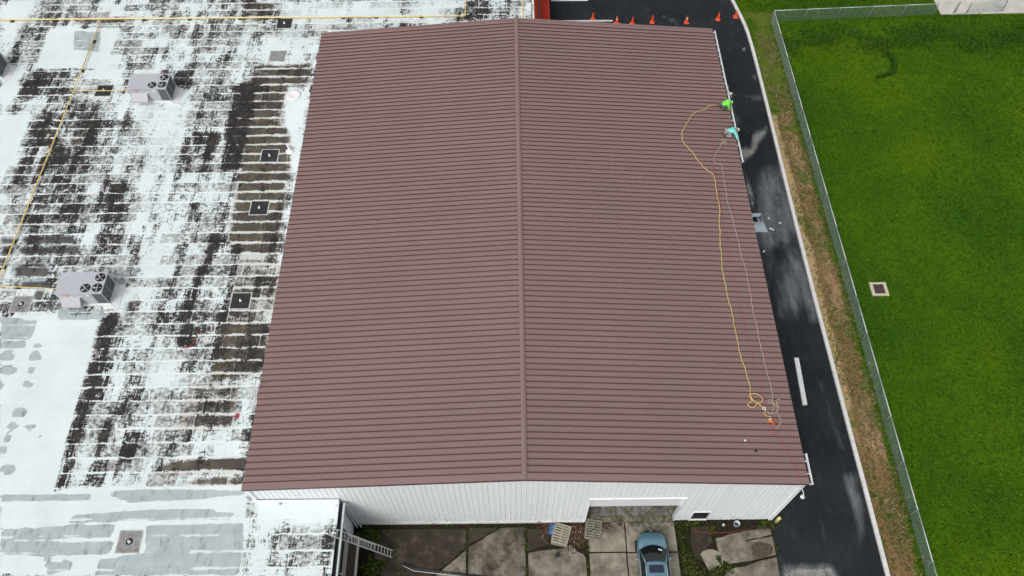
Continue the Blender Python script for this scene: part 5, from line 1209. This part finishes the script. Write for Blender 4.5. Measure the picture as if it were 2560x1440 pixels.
n = 26000; X = nrg.uniform(20.6, 52, n); Y = nrg.uniform(46.0, 54, n); k = (X > kx(Y)+.25) & ~((X > 39.3) & (Y > 46.3)); X, Y = X[k], Y[k]
X2 = nrg.uniform(21.4, 23.6, 4500); Y2 = nrg.uniform(40.0, 46, 4500); k2 = nrg.random(4500) < (Y2-39)/7; 
tag(tufts('far_grass', np.r_[X, X2[k2]], np.r_[Y, Y2[k2]], np.full(len(X)+k2.sum(), -.04), .11, .05, 2, M['blades'], 1.0), 'green grass outside the fence at the far end', 'grass')
# lush dark band along the far fence and a dark curved patch
X = nrg.uniform(24, 52, 15000); Y = 43.2+nrg.normal(0, .9, 15000)+.35*np.sin(X*.7); k = (Y < 45.6) & (nrg.random(15000) < .45+.5*np.sin(X*1.1+np.sin(Y*2))*np.sin(Y*1.3+X*.4))
t = nrg.uniform(0, 1, 1500); ax = np.interp(t, [0,.35,.6,1], [33.25,33.45,33.1,31.5])+nrg.normal(0, .10, 1500)*(1.3-t); ay = np.interp(t, [0,.35,.6,1], [41.4,40.2,38.9,38.3])+nrg.normal(0, .10, 1500)*(1.3-t)
tag(tufts('lush_grass', np.r_[X[k], ax], np.r_[Y[k], ay], np.full(k.sum()+1500, -.06), .16, .055, 2, M['tall'], .9), 'darker lush grass band along the far fence with a curved patch', 'grass')
# verge: dry tussocks, weeds and pebbles
n = 9000; X = nrg.uniform(21.6, 23.9, n); Y = nrg.uniform(-8, 44, n); dens = (.5+.5*np.sin(Y*.9+2*np.sin(X*2)))*(.35+.65*np.clip((X-21.7)/.6, 0, 1)); k = nrg.random(n) < dens
tag(tufts('verge_dry_grass', X[k], Y[k], vz(X[k], Y[k]), .11, .035, 3, M['dry'], 1.1), 'dry tussock grass on the brown verge', 'grass')
n = 9000; X = np.r_[nrg.normal(23.75, .22, n//2), nrg.uniform(21.5, 23.6, n//2)]; Y = nrg.uniform(-8, 45, n); k = nrg.random(n) < np.where(np.arange(n) < n//2, .9, (.5+.5*np.sin(Y*.55+1.3))*.55); k &= X > 21.5
tag(tufts('verge_weeds', X[k], Y[k], vz(X[k], Y[k])-.01, .13, .04, 3, M['blades'], 1.0), 'green weeds along the foot of the fence and verge', 'weeds')
pb_me = [MB().lathe([(.02,-.01),(.055,.01),(.05,.035),(.015,.05)], n=7).mesh('stone', M['stone']) for _ in range(1)][0]
st_ = MB(); q = random.Random(3)
for _ in range(70):
    x_, y_ = q.uniform(21.55, 23.5), q.uniform(-6, 42); r_ = q.uniform(.015, .045); z_ = float(vz(np.array(x_), np.array(y_)))
    st_.lathe([(r_*.5,-.01),(r_,r_*.3),(r_*.7,r_*.8),(r_*.2,r_)], (x_, y_, z_), 6)
o = st_.build('verge_pebbles', M['stone']); o['kind'] = 'stuff'; tag(o, 'loose pale pebbles scattered on the verge', 'stones')
# yard: weeds along the joints and walls
def along(pts, n, sp):
    pts = np.array(pts, float); n = int(n*.75); seg = nrg.integers(0, len(pts)-1, n); t = nrg.random(n)[:, None]
    P_ = pts[seg]*(1-t)+pts[seg+1]*t; ph = nrg.uniform(0, 6.28)
    w_ = .5+.5*np.sin(P_[:, 0]*4.1+ph)*np.sin(P_[:, 1]*5.3+ph*2)+.25*np.sin(P_[:, 0]*11+P_[:, 1]*9)
    k_ = nrg.random(n) < np.clip(w_, .06, 1)**1.6; P_ = P_[k_]; n = len(P_)
    s_ = sp*nrg.uniform(.3, 1.9, n); return P_[:, 0]+nrg.normal(0, 1, n)*s_, P_[:, 1]+nrg.normal(0, 1, n)*s_
parts = [along([(-3.45,-.4),(-3.42,-1.5),(-3.42,-4)], 900, .05), along([(.16,-.3),(.18,-4)], 500, .04), along([(3.82,-1.6),(3.82,-5)], 1000, .05), along([(-5.6,-3.2),(-3.45,-1.55),(-1.4,-.3)], 800, .05),
         along([(-9,-.2),(-3,-.2),(.9,-.2)], 900, .07), along([(3.35,-1.0),(3.75,-1.6)], 900, .13)]
X = np.concatenate([p_[0] for p_ in parts]); Y = np.concatenate([p_[1] for p_ in parts])
tag(leaves('joint_weeds', X, Y, nrg.uniform(-.02, .06, len(X)), .035, M['weed']), 'small weeds growing in the yard joints left of the apron', 'weeds')
parts = [along([(9.45,-.2),(9.55,-1.2),(9.6,-2.4),(9.9,-3.0),(10.2,-5)], 3800, .20), along([(9.6,-2.9),(11.3,-3.1),(12.3,-2.75)], 2400, .12), along([(9.4,-.18),(11.4,-.22)], 1000, .08), along([(11.5,-.3),(11.6,-1.1)], 500, .06), along([(14.3,-.25),(15.2,-.25)], 1100, .11), along([(11.6,-2.2),(11.8,-2.8)], 350, .05), along([(15.2,-.4),(15.3,-3)], 250, .05)]
X = np.concatenate([p_[0] for p_ in parts]); Y = np.concatenate([p_[1] for p_ in parts]); k = (Y < -.06) & (X > 9.34)
tag(leaves('bed_weeds', X[k], Y[k], nrg.uniform(-.03, .12, k.sum()), .05, M['weed']), 'weeds filling the bed to the right of the car', 'weeds')
# ivy-like plants against the low wing
def bush(label, cx, cy, rx, ry, h, n):
    b = tag(empty('leafy_plant', (cx, cy, -.04)), label, 'plant')
    st = MB()
    for k_ in range(9):
        a0 = k_*.7; st.tube([(0,0,0),(rx*.35*math.cos(a0), ry*.35*math.sin(a0), h*.5),(rx*.7*math.cos(a0), ry*.7*math.sin(a0), h*.75)], [.014,.01,.005], 5)
    st.build('stems', M['plank'], b)
    r_ = np.sqrt(nrg.random(n)); a0 = nrg.uniform(0, 6.283, n); X_ = rx*r_*np.cos(a0)*(1+.25*np.sin(a0*5)); Y_ = ry*r_*np.sin(a0)*(1+.2*np.sin(a0*4)); Z_ = h*(1-r_**2)*nrg.uniform(.35, 1.05, n)+.03
    o = leaves('foliage', X_, Y_, Z_, .075, M['weed'], b); del o['kind']
    return b
bush('leafy green plant in the corner between low wing and shed wall', -9.45, -.75, .75, .55, .55, 900)
bush('dark leafy plant below the foot of the ladder', -9.1, -2.7, .7, .75, .45, 800)
bush('low leafy plant at the bottom edge beside the low wing', -9.3, -3.9, .8, .6, .5, 700)
# dead leaves around the pallets
n = 2600; X = np.r_[nrg.normal(3.2, .38, n), nrg.normal(1.5, .28, 700)]; Y = np.r_[nrg.normal(-.75, .42, n), nrg.normal(-.45, .3, 700)]; k = (Y < -.07) & (X < 3.85)
tag(leaves('dead_leaves', X[k], Y[k], nrg.uniform(-.03, .07, k.sum()), .045, M['leaf']), 'drift of brown dead leaves around the pallets', 'leaves')
n = 500; X = np.r_[nrg.normal(5.0, .2, 300), nrg.normal(5.9, .08, 60), nrg.normal(14.6, .3, 200), nrg.uniform(-9, -1, 240)]; Y = np.r_[nrg.normal(-.3, .15, 300), nrg.normal(-.2, .05, 60), nrg.normal(-.5, .1, 200), nrg.uniform(-3.3, -.2, 240)]
k = Y < -.07
tag(leaves('leaf_litter', X[k], Y[k], nrg.uniform(.025, .05, k.sum()), .03, M['leaf']), 'scattered leaf litter on the yard concrete', 'leaves')
